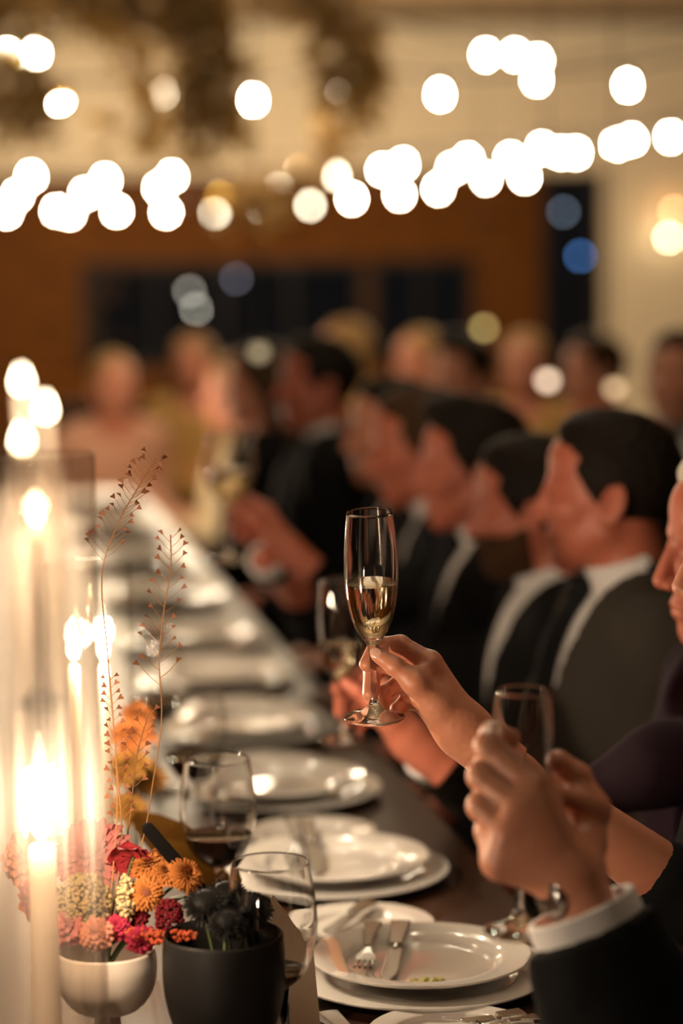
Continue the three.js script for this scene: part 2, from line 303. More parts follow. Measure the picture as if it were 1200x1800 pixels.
// ───────────────────────── candles and glass cylinders ─────────────────────────
const flameGeo = (h, r) => lathe(spline([[0, 0], [r * 0.7, h * 0.1], [r, h * 0.26], [r * 0.78, h * 0.5], [r * 0.38, h * 0.78], [0, h]], 24), 20);
function taper(label, pos, h, r0, r1, fh, fr, holder = true, group) {
  const t = thing('taper_candle', label, 'candle', pos, 0, group), y0 = holder ? 0.012 : 0;
  part(t, 'wax', lathe([[0, y0], [r0, y0], ...spline([[r0, y0 + 0.003], [(r0 + r1) / 2, h * 0.5], [r1, h - 0.006]], 8), [r1 * 0.82, h - 0.001], [r1 * 0.5, h - 0.003], [0, h - 0.004]], 32), M.wax);
  part(t, 'wick', tube([V(0, h - 0.006, 0), V(0.0004, h + 0.004, 0), V(0.0018, h + 0.011, 0)], 0.0008, 6, 5), M.wick);
  part(t, 'flame', flameGeo(fh, fr).translate(0, h + 0.004, 0), M.flame);
  const l = new THREE.PointLight(lin(...CANDLE), CANDLE_I); l.name = 'candle_light'; l.position.set(0, h + 0.004 + fh * 0.35, 0); l.shadow.radius = 1; l.castShadow = true; t.add(l);
  if (holder) {
    const c = thing('candle_holder', label.replace(/candle.*/, 'glass cup under a ') + 'lit candle', 'candle holder', pos, 0, group && 'candle cups');
    part(c, 'cup', lathe([[0, 0], [0.02, 0], [0.0215, 0.003], [0.0205, 0.02], [0.0195, 0.0205], [0.0185, 0.02], [0.018, 0.0115], [0, 0.0115]], 40), M.glass);
    c.userData.label = holder;
  }
  return t;
}
function cylinder(label, pos, r, h, wall = M.hazy) {
  const t = thing('hurricane_glass', label, 'glass cylinder', pos);
  part(t, 'wall', lathe([[r, 0.006], [r, h - 0.002]], 96), wall);
  part(t, 'inner_wall', lathe([[r - 0.003, h - 0.002], [r - 0.003, 0.008]], 96), M.thinSoft);
  part(t, 'rim', lathe([[r, h - 0.002], [r - 0.0004, h - 0.0004], [r - 0.0015, h], [r - 0.0026, h - 0.0004], [r - 0.003, h - 0.002]], 96), M.thin);
  part(t, 'base', lathe([[0, 0], [r - 0.001, 0], [r, 0.006], [0, 0.006]], 64), M.thin);
  return t;
}
const c1 = T(88, 2.3), c2 = T(172, 2.95);
taper('thick ivory taper candle burning nearest the camera beside the pink flowers', c1, 0.286, 0.0155, 0.0125, 0.084, 0.0112, 'clear cup under the nearest thick ivory candle');
cylinder('tallest wide glass cylinder standing around the nearest thick candle', c1, 0.059, 0.655);
taper('slim ivory taper candle on the left of the pair in the shorter cylinder', c2.clone().addScaledVector(CX, -0.02), 0.342, 0.0078, 0.0062, 0.055, 0.008, 'clear cup under the left slim candle of the pair');
taper('slim ivory taper candle on the right of the pair in the shorter cylinder', c2.clone().addScaledVector(CX, 0.015).addScaledVector(CZ, 0.008), 0.342, 0.0075, 0.006, 0.055, 0.0075, 'clear cup under the right slim candle of the pair');
cylinder('shorter glass cylinder around two slim candles behind the dry grasses', c2, 0.053, 0.465, M.thinSoft);
taper('short ivory candle on the near end of the table, just below the picture', V(-0.2, TY, -1.72), 0.17, 0.013, 0.011, 0.06, 0.009, 'clear cup under the short candle at the near table end');
const c4 = T(72, 4.5);
taper('blurred taper candle glowing through the upper part of the tallest cylinder', c4, 0.33, 0.011, 0.009, 0.06, 0.009, 'clear cup under the candle glowing through the tallest cylinder');
cylinder('glass cylinder around the candle that glows through the tallest cylinder', c4, 0.055, 0.45);
[[44, 8.2, 0.36, 'upper left of the three'], [84, 8.0, 0.28, 'right one of the three'], [42, 7.7, 0.2, 'lowest of the three']].forEach(([px, z, h, w]) => taper(`far candle burning as a white disc above the tallest cylinder, ${w}`, T(px, z), h, 0.018, 0.016, 0.07, 0.018, `cup under the far candle above the tallest cylinder, ${w}`));

// ───────────────────────── plates and cutlery ─────────────────────────
function plateGeo(r, rise = 0.02, foot = 0.55) {
  const t = 0.004;
  return lathe([[0, 0.002], [r * foot - 0.004, 0.002], [r * foot - 0.002, 0], [r * foot, 0], ...spline([[r * foot + 0.002, 0.002], [r * 0.66, 0.006], [r * 0.74, rise * 0.62], [r * 0.95, rise - 0.004], [r, rise - 0.0015]], 18), [r + 0.0004, rise], ...spline([[r, rise + 0.001], [r * 0.97, rise + 0.0008], [r * 0.76, rise * 0.62 + t], [r * 0.7, rise * 0.38 + t], [r * 0.6, 0.0055], [0, 0.0052]], 24)], 96);
}
const GP = { charger: plateGeo(0.152, 0.016, 0.62), dinner: plateGeo(0.126, 0.02, 0.58), side: plateGeo(0.09, 0.014, 0.58) };
function plate(kind, label, pos, group, tilt) { const m = solo(kind === 'charger' ? 'charger_plate' : kind === 'dinner' ? 'dinner_plate' : 'side_plate', label, 'plate', GP[kind], M.porcelain, group); m.position.copy(pos); if (tilt) m.rotation.set(tilt[0], 0, tilt[1]); return m; }
const up = (v, h) => v.clone().setY(v.y + h);
const seats = [[740, 2.77], [588, 3.22], [495, 3.7], [440, 4.17], [382, 4.65], [335, 5.12], [288, 5.75], [243, 6.4], [205, 7.1], [170, 7.9]];
const ORD = ['nearest', 'second', 'third', 'fourth', 'fifth', 'sixth', 'seventh', 'eighth', 'ninth', 'tenth'];
seats.forEach(([px, z], i) => {
  const p = T(px, z);
  plate('charger', `wide white charger plate under the ${ORD[i]} dinner plate along the right side`, p, 'chargers along the right side');
  plate('dinner', i ? `white dinner plate, ${ORD[i]} one from the camera along the right side` : 'nearest white dinner plate with a knife and fork laid across it', up(p, 0.0135), 'dinner plates along the right side');
});
const sides = [[795, 2.555], [634, 2.965], [548, 3.43], [470, 3.88], [412, 4.36], [362, 4.84]];
sides.forEach(([px, z], i) => plate('side', `small white side plate, ${ORD[i]} one from the camera along the right side`, T(px, z), 'side plates along the right side'));

function knifeGeo() {
  const sh = new THREE.Shape(); sh.moveTo(0, -0.0075); sh.lineTo(0.07, -0.0085); sh.quadraticCurveTo(0.098, -0.006, 0.1, 0.004); sh.quadraticCurveTo(0.098, 0.0085, 0.09, 0.0085); sh.lineTo(0, 0.0078);
  const blade = new THREE.ExtrudeGeometry(sh, { depth: 0.0012, bevelEnabled: true, bevelSize: 0.0006, bevelThickness: 0.0005, bevelSegments: 2 }).rotateX(Math.PI / 2);
  const neck = new THREE.CylinderGeometry(0.0035, 0.006, 0.014, 14).rotateZ(-Math.PI / 2).scale(1, 0.7, 1).translate(-0.006, -0.0005, 0);
  const hs = new THREE.Shape(); hs.moveTo(-0.012, -0.0062); hs.lineTo(-0.085, -0.0102); hs.quadraticCurveTo(-0.089, 0, -0.085, 0.0102); hs.lineTo(-0.012, 0.0062);
  const handle = new THREE.ExtrudeGeometry(hs, { depth: 0.005, bevelEnabled: true, bevelSize: 0.0018, bevelThickness: 0.0018, bevelSegments: 3 }).rotateX(Math.PI / 2).translate(0, 0.0025, 0);
  return { blade, handle: merge([handle, neck]) };
}
function forkGeo() {
  const tines = [];
  for (let i = 0; i < 4; i++) { const y = (i - 1.5) * 0.0062; tines.push(tube([V(0.024, -0.001, y * 0.9), V(0.045, -0.003, y), V(0.072, 0.004, y)], 0.0015, 10, 6)); }
  const sh = new THREE.Shape(); sh.moveTo(-0.02, -0.003); sh.quadraticCurveTo(0, -0.004, 0.008, -0.0095); sh.quadraticCurveTo(0.02, -0.0125, 0.028, -0.0115); sh.lineTo(0.028, 0.0115); sh.quadraticCurveTo(0.02, 0.0125, 0.008, 0.0095); sh.quadraticCurveTo(0, 0.004, -0.02, 0.003);
  const root = new THREE.ExtrudeGeometry(sh, { depth: 0.0012, bevelEnabled: true, bevelSize: 0.0006, bevelThickness: 0.0006, bevelSegments: 2 }).rotateX(Math.PI / 2);
  const p = root.attributes.position; for (let i = 0; i < p.count; i++) { const x = p.getX(i); p.setY(i, p.getY(i) + (x < 0 ? 0.003 * Math.min(1, -x / 0.02) : -0.001 * x / 0.028)); } root.computeVertexNormals();
  const hs = new THREE.Shape(); hs.moveTo(-0.018, -0.003); hs.lineTo(-0.05, -0.0035); hs.lineTo(-0.108, -0.0098); hs.quadraticCurveTo(-0.112, 0, -0.108, 0.0098); hs.lineTo(-0.05, 0.0035); hs.lineTo(-0.018, 0.003);
  const handle = new THREE.ExtrudeGeometry(hs, { depth: 0.0028, bevelEnabled: true, bevelSize: 0.0012, bevelThickness: 0.0012, bevelSegments: 3 }).rotateX(Math.PI / 2).translate(0, 0.0045, 0);
  return { tines: merge([...tines, root]), handle };
}
const KN = knifeGeo(), FK = forkGeo();
// laid from the handle end (pixel) towards the tip (pixel) at given heights
function cutlery(kind, label, a, b, group) {
  const t = thing(kind, label, kind === 'fork' ? 'fork' : 'knife', a.clone().lerp(b, 0.46), 0, group);
  const x = b.clone().sub(a).normalize(), y = V(0, 1, 0), z = x.clone().cross(y).normalize(); y.copy(z).cross(x);
  t.quaternion.setFromRotationMatrix(new THREE.Matrix4().makeBasis(x, y, z));
  const s = a.distanceTo(b) / (kind === 'fork' ? 0.18 : 0.187); t.scale.set(s, 1, 1);
  if (kind === 'fork') { part(t, 'tines', FK.tines, M.steel); part(t, 'handle', FK.handle, M.steel); } else { part(t, 'blade', KN.blade, M.steel); part(t, 'handle', KN.handle, M.steel); }
  return t;
}
const PLT = TY + 0.0135;
cutlery('dinner_knife', 'knife with a broad blade lying right of the fork on the nearest dinner plate', T(704, 2.875, PLT + 0.024), T(682, 2.70, PLT + 0.011));
cutlery('fork', 'fork lying left of the knife on the nearest dinner plate', T(653, 2.84, PLT + 0.024), T(634, 2.71, PLT + 0.011));
cutlery('dinner_knife', 'knife resting across the second dinner plate, handle raised over its rim', T(538, 3.36, PLT + 0.03), T(560, 3.16, PLT + 0.012));
cutlery('fork', 'fork lying beside the knife on the second dinner plate', T(515, 3.33, PLT + 0.03), T(522, 3.15, PLT + 0.012));
cutlery('butter_knife', 'slim butter knife lying diagonally across the second side plate', T(648, 3.03, TY + 0.02), T(575, 2.93, TY + 0.013));
cutlery('dinner_knife', 'knife lying on the bare wood left of the nearest side plate', T(576, 2.64, TY + 0.006), T(660, 2.5, TY + 0.006));
cutlery('dinner_knife', 'upper of two unused knives right of the nearest side plate', T(918, 2.605, TY + 0.014), T(812, 2.58, TY + 0.016));
cutlery('fork', 'lower unused fork lying right of the nearest side plate', T(930, 2.58, TY + 0.014), T(830, 2.555, TY + 0.016));

// ───────────────────────── hands (joints as offsets in metres along the camera's right, up and away axes) ─────────────────────────
const H = (px, py, dz) => [(px - 659) / 1667, -(py - 1180) / 1667, dz];
const GRIP = {
  wrist: H(818, 1288, 0.004), forearm: H(905, 1358, 0.004),
  thumb: [H(768, 1240, -0.012), H(728, 1196, -0.023), H(692, 1168, -0.0235), H(664, 1149, -0.0175)], thumbR: [0.0165, 0.0122, 0.0098, 0.0082],
  fingers: [
    [H(756, 1166, 0.006), H(704, 1135, 0.011), H(664, 1137, 0.017), H(645, 1168, 0.006)],
    [H(752, 1190, 0.019), H(702, 1170, 0.029), H(656, 1180, 0.026), H(651, 1220, 0.01)],
    [H(748, 1214, 0.029), H(704, 1206, 0.041), H(676, 1222, 0.032), H(674, 1246, 0.018)],
    [H(748, 1238, 0.034), H(714, 1240, 0.042), H(699, 1252, 0.034), H(696, 1264, 0.026)],
  ],
  fingerR: [[0.0118, 0.0102, 0.0095, 0.0085], [0.012, 0.0102, 0.0096, 0.0088], [0.0112, 0.0092, 0.0082, 0.0072], [0.0105, 0.0082, 0.0072, 0.0064]],
};
const N = (px, py, dz) => [(px - 914) / 1968, -(py - 1420) / 1968, dz];
const HOLD = { // left hand seen from its back, closed round a stem behind it
  wrist: N(1000, 1548, -0.004), forearm: N(1036, 1650, -0.004),
  thumb: [N(1030, 1488, 0.014), N(1046, 1428, 0.024), N(1020, 1372, 0.03), N(986, 1344, 0.028)], thumbR: [0.0185, 0.0145, 0.0125, 0.0105],
  fingers: [
    [N(934, 1376, -0.014), N(858, 1312, -0.004), N(868, 1296, 0.028), N(902, 1306, 0.042)],
    [N(908, 1414, -0.022), N(846, 1362, -0.008), N(858, 1350, 0.024), N(894, 1358, 0.042)],
    [N(890, 1458, -0.024), N(844, 1414, -0.012), N(856, 1406, 0.02), N(892, 1412, 0.04)],
    [N(880, 1506, -0.016), N(858, 1460, -0.004), N(866, 1452, 0.02), N(890, 1454, 0.036)],
  ],
  fingerR: [[0.0148, 0.0128, 0.0112, 0.0095], [0.0152, 0.0132, 0.0115, 0.0098], [0.0148, 0.0126, 0.011, 0.0094], [0.0185, 0.0122, 0.0102, 0.0086]],
};
function handJoints(spec, anchor) {
  const w = (o) => anchor.clone().addScaledVector(CX, o[0]).addScaledVector(CY, o[1]).addScaledVector(CZ, o[2]);
  return { spec, wrist: w(spec.wrist), forearm: w(spec.forearm), thumb: spec.thumb.map(w), fingers: spec.fingers.map((f) => f.map(w)) };
}
function handSDF(j) {   // all in one space
  const { spec } = j, m = j.wrist.clone().lerp(j.forearm, 0.3), fr = j.fingers.map((f) => f[0]);
  const wb = [0, 1, 2, 3].map((i) => j.wrist.clone().lerp(fr[i], 0.12));
  return (x, y, z) => {
    let d = cap(x, y, z, j.forearm, m, 0.029, 0.0245);
    d = smin(d, cap(x, y, z, m, j.wrist, 0.0245, 0.0235), 0.02);
    for (let i = 0; i < 4; i++) d = smin(d, cap(x, y, z, wb[i], fr[i], 0.019, spec.fingerR[i][0] + 0.0018), 0.018);
    d = smin(d, cap(x, y, z, j.wrist, j.thumb[0], 0.02, spec.thumbR[0]), 0.02);
    let t = cap(x, y, z, j.thumb[0], j.thumb[1], spec.thumbR[0], spec.thumbR[1]);
    t = smin(t, cap(x, y, z, j.thumb[1], j.thumb[2], spec.thumbR[1], spec.thumbR[2]), 0.006);
    t = smin(t, cap(x, y, z, j.thumb[2], j.thumb[3], spec.thumbR[2] * 1.03, spec.thumbR[3]), 0.004);
    t = smin(t, cap(x, y, z, j.thumb[1], fr[0], spec.thumbR[1] * 0.75, 0.008), 0.014);
    d = smin(d, t, 0.009);
    for (let i = 0; i < 4; i++) {
      const f = j.fingers[i], r = spec.fingerR[i];
      let e = cap(x, y, z, f[0], f[1], r[0], r[1]);
      e = smin(e, cap(x, y, z, f[1], f[2], r[1] * 1.05, r[2]), 0.004);
      e = smin(e, cap(x, y, z, f[2], f[3], r[2] * 1.05, r[3]), 0.004);
      d = smin(d, e, 0.0035);
    }
    return d;
  };
}
function handGeo(j, cell) {
  const pts = [j.wrist, j.forearm, ...j.thumb, ...j.fingers.flat()], [lo, hi] = bounds(pts, 0.035), f = handSDF(j), n = j.forearm.clone().sub(j.wrist).normalize(), c = j.forearm.clone().addScaledVector(n, -0.004);
  return nets((x, y, z) => Math.max(f(x, y, z) + 0.00025 * noise.noise(x * 160, y * 160, z * 160), (x - c.x) * n.x + (y - c.y) * n.y + (z - c.z) * n.z), lo, hi, cell);
}

// ───────────────────────── people ─────────────────────────
function headSDF(o = {}) {
  const a = o.nose ?? 1, fat = o.fat ?? 0;
  const J1 = V(0.052, -0.052, 0.0), C = V(0, -0.096, 0.068), br = V(0.03, 0.024, 0.079), br2 = V(-0.03, 0.024, 0.079), nb = V(0, 0.014, 0.09), nt = V(0, -0.029, 0.09 + 0.017 * a), nk0 = V(0, -0.05, -0.022), nk1 = V(0, -0.19, -0.05), l0 = V(0.017, -0.062, 0.0885), l1 = V(-0.017, -0.062, 0.0885), m0 = V(0.014, -0.073, 0.087), m1 = V(-0.014, -0.073, 0.087), g0 = V(0.024, -0.0675, 0.097), g1 = V(-0.024, -0.0675, 0.097);
  return (X, y, z) => {
    const x = Math.abs(X);
    let d = ell(x, y, z, 0, 0.034, -0.016, 0.077, 0.089, 0.098);
    d = smin(d, ell(x, y, z, 0, -0.028, 0.026, 0.062 + fat, 0.083, 0.068), 0.03);
    d = smin(d, ell(x, y, z, 0, 0.055, 0.035, 0.062, 0.05, 0.055), 0.02);
    d = smin(d, cap(x, y, z, J1, C, 0.02 + fat, 0.021 + fat * 0.5), 0.025);
    d = smin(d, cap(x, y, z, br, br2, 0.009, 0.009), 0.014);
    d = smin(d, ell(x, y, z, 0.042, -0.018, 0.058, 0.023 + fat, 0.022, 0.026), 0.02);
    d = smax(d, -ell(x, y, z, 0.0315, 0.004, 0.098, 0.017, 0.012, 0.017), 0.01);
    d = smin(d, ell(x, y, z, 0.031, 0.003, 0.073, 0.0125, 0.0115, 0.0125), 0.003);
    d = smin(d, cap(x, y, z, nb, nt, 0.008, 0.0115), 0.01);
    d = smin(d, ell(x, y, z, 0.011, -0.035, 0.099, 0.0085, 0.0075, 0.011), 0.006);
    d = smin(d, cap(x, y, z, l0, l1, 0.007, 0.007), 0.008);
    d = smin(d, cap(x, y, z, m0, m1, 0.0075, 0.0075), 0.007);
    d = smax(d, -cap(x, y, z, g0, g1, 0.0028, 0.0028), 0.003);
    // ear: a shallow dish on the side of the head
    const ey = y + 0.008, ez = z + 0.012 + ey * 0.25, ex = x - 0.079 - Math.max(0, -ez) * 0.45;
    let e = ell(ex, ey, ez, 0, 0, 0, 0.008, 0.033, 0.021); e = smax(e, -ell(ex, ey, ez, 0.009, 0.004, 0.004, 0.0085, 0.021, 0.0125), 0.003);
    d = smin(d, e, 0.005);
    return smin(d, cap(x, y, z, nk0, nk1, 0.056 + fat, 0.06 + fat), 0.02);
  };
}
const headLo = V(-0.115, -0.2, -0.135), headHi = V(0.115, 0.14, 0.135), geoCache = {};
const cached = (k, f) => geoCache[k] ??= f();
const headGeo = (o, cell) => cached(`head${JSON.stringify(o)}${cell}`, () => { const f = headSDF(o); return nets((x, y, z) => Math.max(f(x, y, z), -(y + 0.185)), headLo, headHi, cell); });
const HAIRS = {
  short: (x, y, z) => { let d = ell(x, y, z, 0, 0.036, -0.017, 0.0835, 0.0975, 0.1045) + 0.0025 * noise.noise(x * 90, y * 45, z * 90); d = smin(d, ell(x, y, z, 0, 0.098, 0.03, 0.05, 0.03, 0.045), 0.03); d = smax(d, 0.86 * z - 0.5 * y - 0.019, 0.006); d = smax(d, -(y + 0.09) + Math.max(0, z + 0.03) * 0.5, 0.008); return Math.max(d, -ell(Math.abs(x), y, z, 0.087, -0.014, -0.014, 0.024, 0.037, 0.023)); },
  quiff: (x, y, z) => { let d = ell(x, y, z, 0, 0.038, -0.017, 0.085, 0.099, 0.106) + 0.0035 * noise.noise(x * 70, y * 35, z * 70); d = smin(d, ell(x, y, z, 0, 0.118, 0.042, 0.052, 0.034, 0.052), 0.03); d = smax(d, 0.86 * z - 0.5 * y - 0.019, 0.006); d = smax(d, -(y + 0.09) + Math.max(0, z + 0.03) * 0.5, 0.008); return Math.max(d, -ell(Math.abs(x), y, z, 0.087, -0.014, -0.014, 0.024, 0.037, 0.023)); },
  long: (x, y, z) => { let d = ell(x, y, z, 0, 0.036, -0.022, 0.092, 0.102, 0.112) + 0.004 * noise.noise(x * 60, y * 18, z * 60); d = smin(d, cap(Math.abs(x), y, z, V(0.062, 0, -0.04), V(0.085, -0.2, -0.055), 0.035, 0.03), 0.04); d = smin(d, cap(x, y, z, V(0, 0, -0.07), V(0, -0.2, -0.09), 0.05, 0.05), 0.05); return smax(d, 0.8 * z - 0.6 * y - 0.002 - 0.03 * Math.max(0, -y * 4), 0.01); },
  bun: (x, y, z) => { let d = ell(x, y, z, 0, 0.036, -0.02, 0.087, 0.1, 0.108) + 0.003 * noise.noise(x * 70, y * 50, z * 70); d = smax(d, 0.76 * z - 0.65 * y - 0.004, 0.008); d = smax(d, -(y + 0.07), 0.01); return smin(d, ell(x, y, z, 0, 0.055, -0.145, 0.045, 0.045, 0.042), 0.015); },
};
const hairGeo = (style, cell) => cached(`hair${style}${cell}`, () => nets(HAIRS[style], V(-0.14, -0.26, -0.21), V(0.14, 0.19, 0.13), cell));
const beardGeo = (cell) => cached(`beard${cell}`, () => { const f = headSDF({}); return nets((x, y, z) => { let d = f(x, y, z) - 0.006 + 0.002 * noise.noise(x * 120, y * 120, z * 120); d = smax(d, y + 0.036 + Math.max(0, 0.03 - z) * -0.5, 0.006); d = smax(d, -(z + 0.004), 0.006); d = Math.max(d, -(y + 0.13)); return Math.max(d, -ell(x, y, z, 0, -0.067, 0.1, 0.026, 0.012, 0.03)); }, headLo, headHi, cell); });
const browGeo = (cell) => cached(`brow${cell}`, () => nets((X, y, z) => { const x = Math.abs(X); return cap(x, y, z, V(0.014, 0.024, 0.0895), V(0.046, 0.026, 0.073), 0.0042, 0.003); }, V(-0.06, 0.01, 0.05), V(0.06, 0.045, 0.11), Math.min(cell, 0.004)));
const eyeGeo = () => cached('eye', () => new THREE.SphereGeometry(0.0062, 12, 10));

function torsoSDF(o) {
  const s0 = V(0.145, 1.012, -0.012), s1 = V(-0.145, 1.012, -0.012), tr = V(0, 1.085, -0.03), k = o.slim ?? 1;
  return (x, y, z) => {
    let d = ell(x, y, z, 0, 0.87, 0, 0.178 * k, 0.2, 0.12 * k);
    d = smin(d, ell(x, y, z, 0, 0.67, 0.012, 0.16 * k, 0.2, 0.13 * k), 0.07);
    d = smin(d, ell(x, y, z, 0, 0.53, -0.005, 0.185, 0.11, 0.14), 0.06);
    d = smin(d, cap(x, y, z, s0, s1, 0.062 * k, 0.062 * k), 0.05);
    return smin(d, cap(Math.abs(x), y, z, tr, s0, 0.045, 0.045), 0.04);
  };
}
const SHOULDER = [V(0.182, 1.0, -0.012), V(-0.182, 1.0, -0.012)];
/* a seated person: origin on the floor under the hips, looking along local +z.
   arms: [left, right], each { elbow, wrist (world), bare, hand: joints, forearm } or null for a hand resting in the lap */
function person(label, o) {
  const t = thing('person', label, 'person', o.pos, o.turn, o.group), cell = o.cell ?? 0.012, fine = o.fine ?? 0.0045, lean = o.lean ?? 0;
  t.updateMatrixWorld();
  const inv = t.matrixWorld.clone().invert(), L = (v) => v.clone().applyMatrix4(inv), sh = (v) => V(v.x, v.y, v.z + lean * (v.y - 0.55)), dy = o.dy ?? 0;
  const torso = torsoSDF(o), TS = (x, y, z) => torso(x, y - dy, z - lean * (y - dy - 0.55));
  const lift = (v) => V(v.x, v.y + dy, v.z), headAt = lift(sh(V(0, 1.215, 0.015))).add(o.headShift ?? V(0, 0, 0));
  const headM = new THREE.Matrix4().compose(headAt, new THREE.Quaternion().setFromEuler(new THREE.Euler(o.pitch ?? 0, o.yaw ?? 0, o.roll ?? 0, 'YXZ')), V(1, 1, 1).multiplyScalar(o.headSize ?? 1));
  const arms = [0, 1].map((i) => {
    const s = lift(sh(SHOULDER[i])), a = o.arms?.[i], sg = i ? -1 : 1;
    if (!a) return { s, e: lift(sh(V(sg * 0.205, 0.72, -0.03))), w: V(sg * 0.11, 0.625, 0.2), rest: true };
    return { s, e: L(a.elbow), w: L(a.wrist), hand: a.hand, bare: a.bare, fat: a.fat ?? 0, cuff: a.cuff, sleeve: a.sleeve };
  });
  // skin
  const skinParts = [headGeo(o.head ?? {}, fine).clone().applyMatrix4(headM)];
  const pts = [V(-0.2, 0.45, -0.16), V(0.2, 1.13 + dy, 0.16 + lean * 0.6), headAt, ...arms.flatMap((a) => [a.s, a.e, a.w])], [lo, hi] = bounds(pts, 0.08);
  const nb = lift(sh(V(0, 1.03, -0.03))), nh = headAt.clone().add(V(0, -0.06, -0.02));
  const armBody = (x, y, z) => { let d = 9; for (const a of arms) { d = Math.min(d, smin(cap(x, y, z, a.s, a.e, 0.047, 0.039), cap(x, y, z, a.e, a.w, 0.04, 0.026), 0.02)); } return d; };
  skinParts.push(nets((x, y, z) => smin(smin(TS(x, y, z) + 0.022, armBody(x, y, z), 0.03), cap(x, y, z, nb, nh, 0.058, 0.054), 0.03), lo, hi, cell));
  for (const a of arms) if (a.hand) {
    const j = { ...a.hand, wrist: L(a.hand.wrist), forearm: L(a.hand.forearm), thumb: a.hand.thumb.map(L), fingers: a.hand.fingers.map((f) => f.map(L)) };
    skinParts.push(handGeo(j, a.hand.cell ?? 0.003)); a.j = j;
  } else if (a.rest) {
    const f = (x, y, z) => { const s = a.w; let d = cap(x, y, z, s, V(s.x * 0.75, s.y - 0.01, s.z + 0.075), 0.028, 0.026); for (let i = 0; i < 4; i++) d = smin(d, cap(x, y, z, V(s.x * 0.75 + (i - 1.5) * 0.018, s.y - 0.008, s.z + 0.075), V(s.x * 0.7 + (i - 1.5) * 0.017, s.y - 0.026, s.z + 0.14 - Math.abs(i - 1.3) * 0.008), 0.0105, 0.008), 0.006); return smin(d, cap(x, y, z, V(s.x * 0.85, s.y, s.z + 0.03), V(s.x * 0.45, s.y - 0.008, s.z + 0.08), 0.014, 0.009), 0.01); };
    const [l2, h2] = bounds([a.w, V(a.w.x * 0.5, a.w.y - 0.02, a.w.z + 0.15)], 0.045); skinParts.push(nets(f, l2, h2, Math.max(0.006, fine)));
  }
  part(t, 'body', merge(skinParts), o.skin ?? M.skin);
  // hair, brows, beard, eyes
  const onHead = (m) => { m.applyMatrix4(headM); return m; };
  if (o.hairStyle) onHead(part(t, 'hair', hairGeo(o.hairStyle, Math.max(fine, 0.005)), o.hair ?? M.hair));
  if (o.beardMat) onHead(part(t, 'beard', beardGeo(Math.max(fine, 0.0035)), o.beardMat));
  if (fine <= 0.005) { onHead(part(t, 'eyebrows', browGeo(fine), o.hair ?? M.hair)); for (const s of [-1, 1]) { const e = part(t, 'eye', eyeGeo(), M.tie); e.position.set(s * 0.031, 0.003, 0.0805); onHead(e); } }
  // clothes
  const bareArm = (a) => a.bare;
  const sleeves = (x, y, z, ex) => { let d = 9; for (const a of arms) { let s = cap(x, y, z, a.s, a.e, 0.064 + ex, 0.056 + ex); if (bareArm(a)) { const e = a.e.clone().lerp(a.w, a.sleeve ?? 0.15); s = smin(s, cap(x, y, z, a.e, e, 0.054 + ex, 0.053 + ex), 0.02); } else s = smin(s, cap(x, y, z, a.e, a.w, 0.055 + ex + (a.fat ?? 0), 0.04 + ex + (a.fat ?? 0) * 0.6), 0.03); d = Math.min(d, s); } return d; };
  const cutWrist = (x, y, z, d, back) => { for (const a of arms) { if (bareArm(a)) continue; const n = a.w.clone().sub(a.e).normalize(), c = a.w.clone().addScaledVector(n, -back), q = (x - c.x) * n.x + (y - c.y) * n.y + (z - c.z) * n.z; if ((x - a.w.x) ** 2 + (y - a.w.y) ** 2 + (z - a.w.z) ** 2 < 0.012) d = Math.max(d, q); } return d; };
  if (o.suit) {
    const vee = (x, y, z) => { const Y = y - dy, w = (Y - 0.8) * 0.27; return z > lean * (Y - 0.55) - 0.02 ? (Math.abs(x) - Math.max(w, -0.02)) * 0.9 : 0.1; };
    const fold = (x, y, z) => 0.005 * noise.noise(x * 9, y * 14, z * 9) + 0.002 * noise.noise(x * 26, y * 26, z * 26);
    part(t, 'jacket', nets((x, y, z) => { let d = smin(TS(x, y, z) - 0.014, sleeves(x, y, z, 0), 0.04) + fold(x, y, z); d = smax(d, -vee(x, y, z), 0.006); d = Math.max(d, -(cap(x, y, z, nb, nh, 0.062, 0.062))); return cutWrist(x, y, z, d, 0.006); }, lo, hi, cell * 0.85), o.suit);
    const c0 = lift(sh(V(0, 1.05, -0.028))), c1 = lift(sh(V(0, 1.118, -0.012)));
    part(t, 'shirt', nets((x, y, z) => {
      let d = TS(x, y, z) - 0.004; d = Math.max(d, -(y - 0.62));
      let c = cap(x, y, z, c0, c1, 0.073, 0.069); c = Math.max(c, -cap(x, y, z, c0, c1.clone().setY(c1.y + 0.1), 0.064, 0.061)); c = Math.max(c, y - c1.y - 0.012 - (z - c1.z) * -0.35); d = Math.min(d, c);
      return d;
    }, lo, hi, cell * 0.7), M.shirt);
    for (const a of arms) if (!a.rest) { const n = a.w.clone().sub(a.e).normalize(), w2 = a.w.clone().addScaledVector(n, 0.014), w1 = a.w.clone().addScaledVector(n, -0.05), f = a.fat * 0.5, [l3, h3] = bounds([w1, w2], 0.08); part(t, 'cuff', nets((x, y, z) => { const q = (x - w2.x) * n.x + (y - w2.y) * n.y + (z - w2.z) * n.z; return Math.max(cap(x, y, z, w1, w2, 0.037 + f, 0.034 + f), q, -(q + 0.06), Math.min(0.001, 0.0325 + f - 0.006 - cap(x, y, z, w1, w2, 0, 0)) ); }, l3, h3, 0.003), M.shirt); }
    if (o.tie !== false) part(t, 'tie', merge([tube([V(0, 1.06, 0.062), V(0, 1.0, 0.108), V(0, 0.9, 0.136), V(0, 0.76, 0.152)].map((v) => lift(sh(v))), 0.018, 16, 8), new THREE.SphereGeometry(0.02, 10, 8).translate(...lift(sh(V(0, 1.075, 0.066))).toArray())]), M.tie);
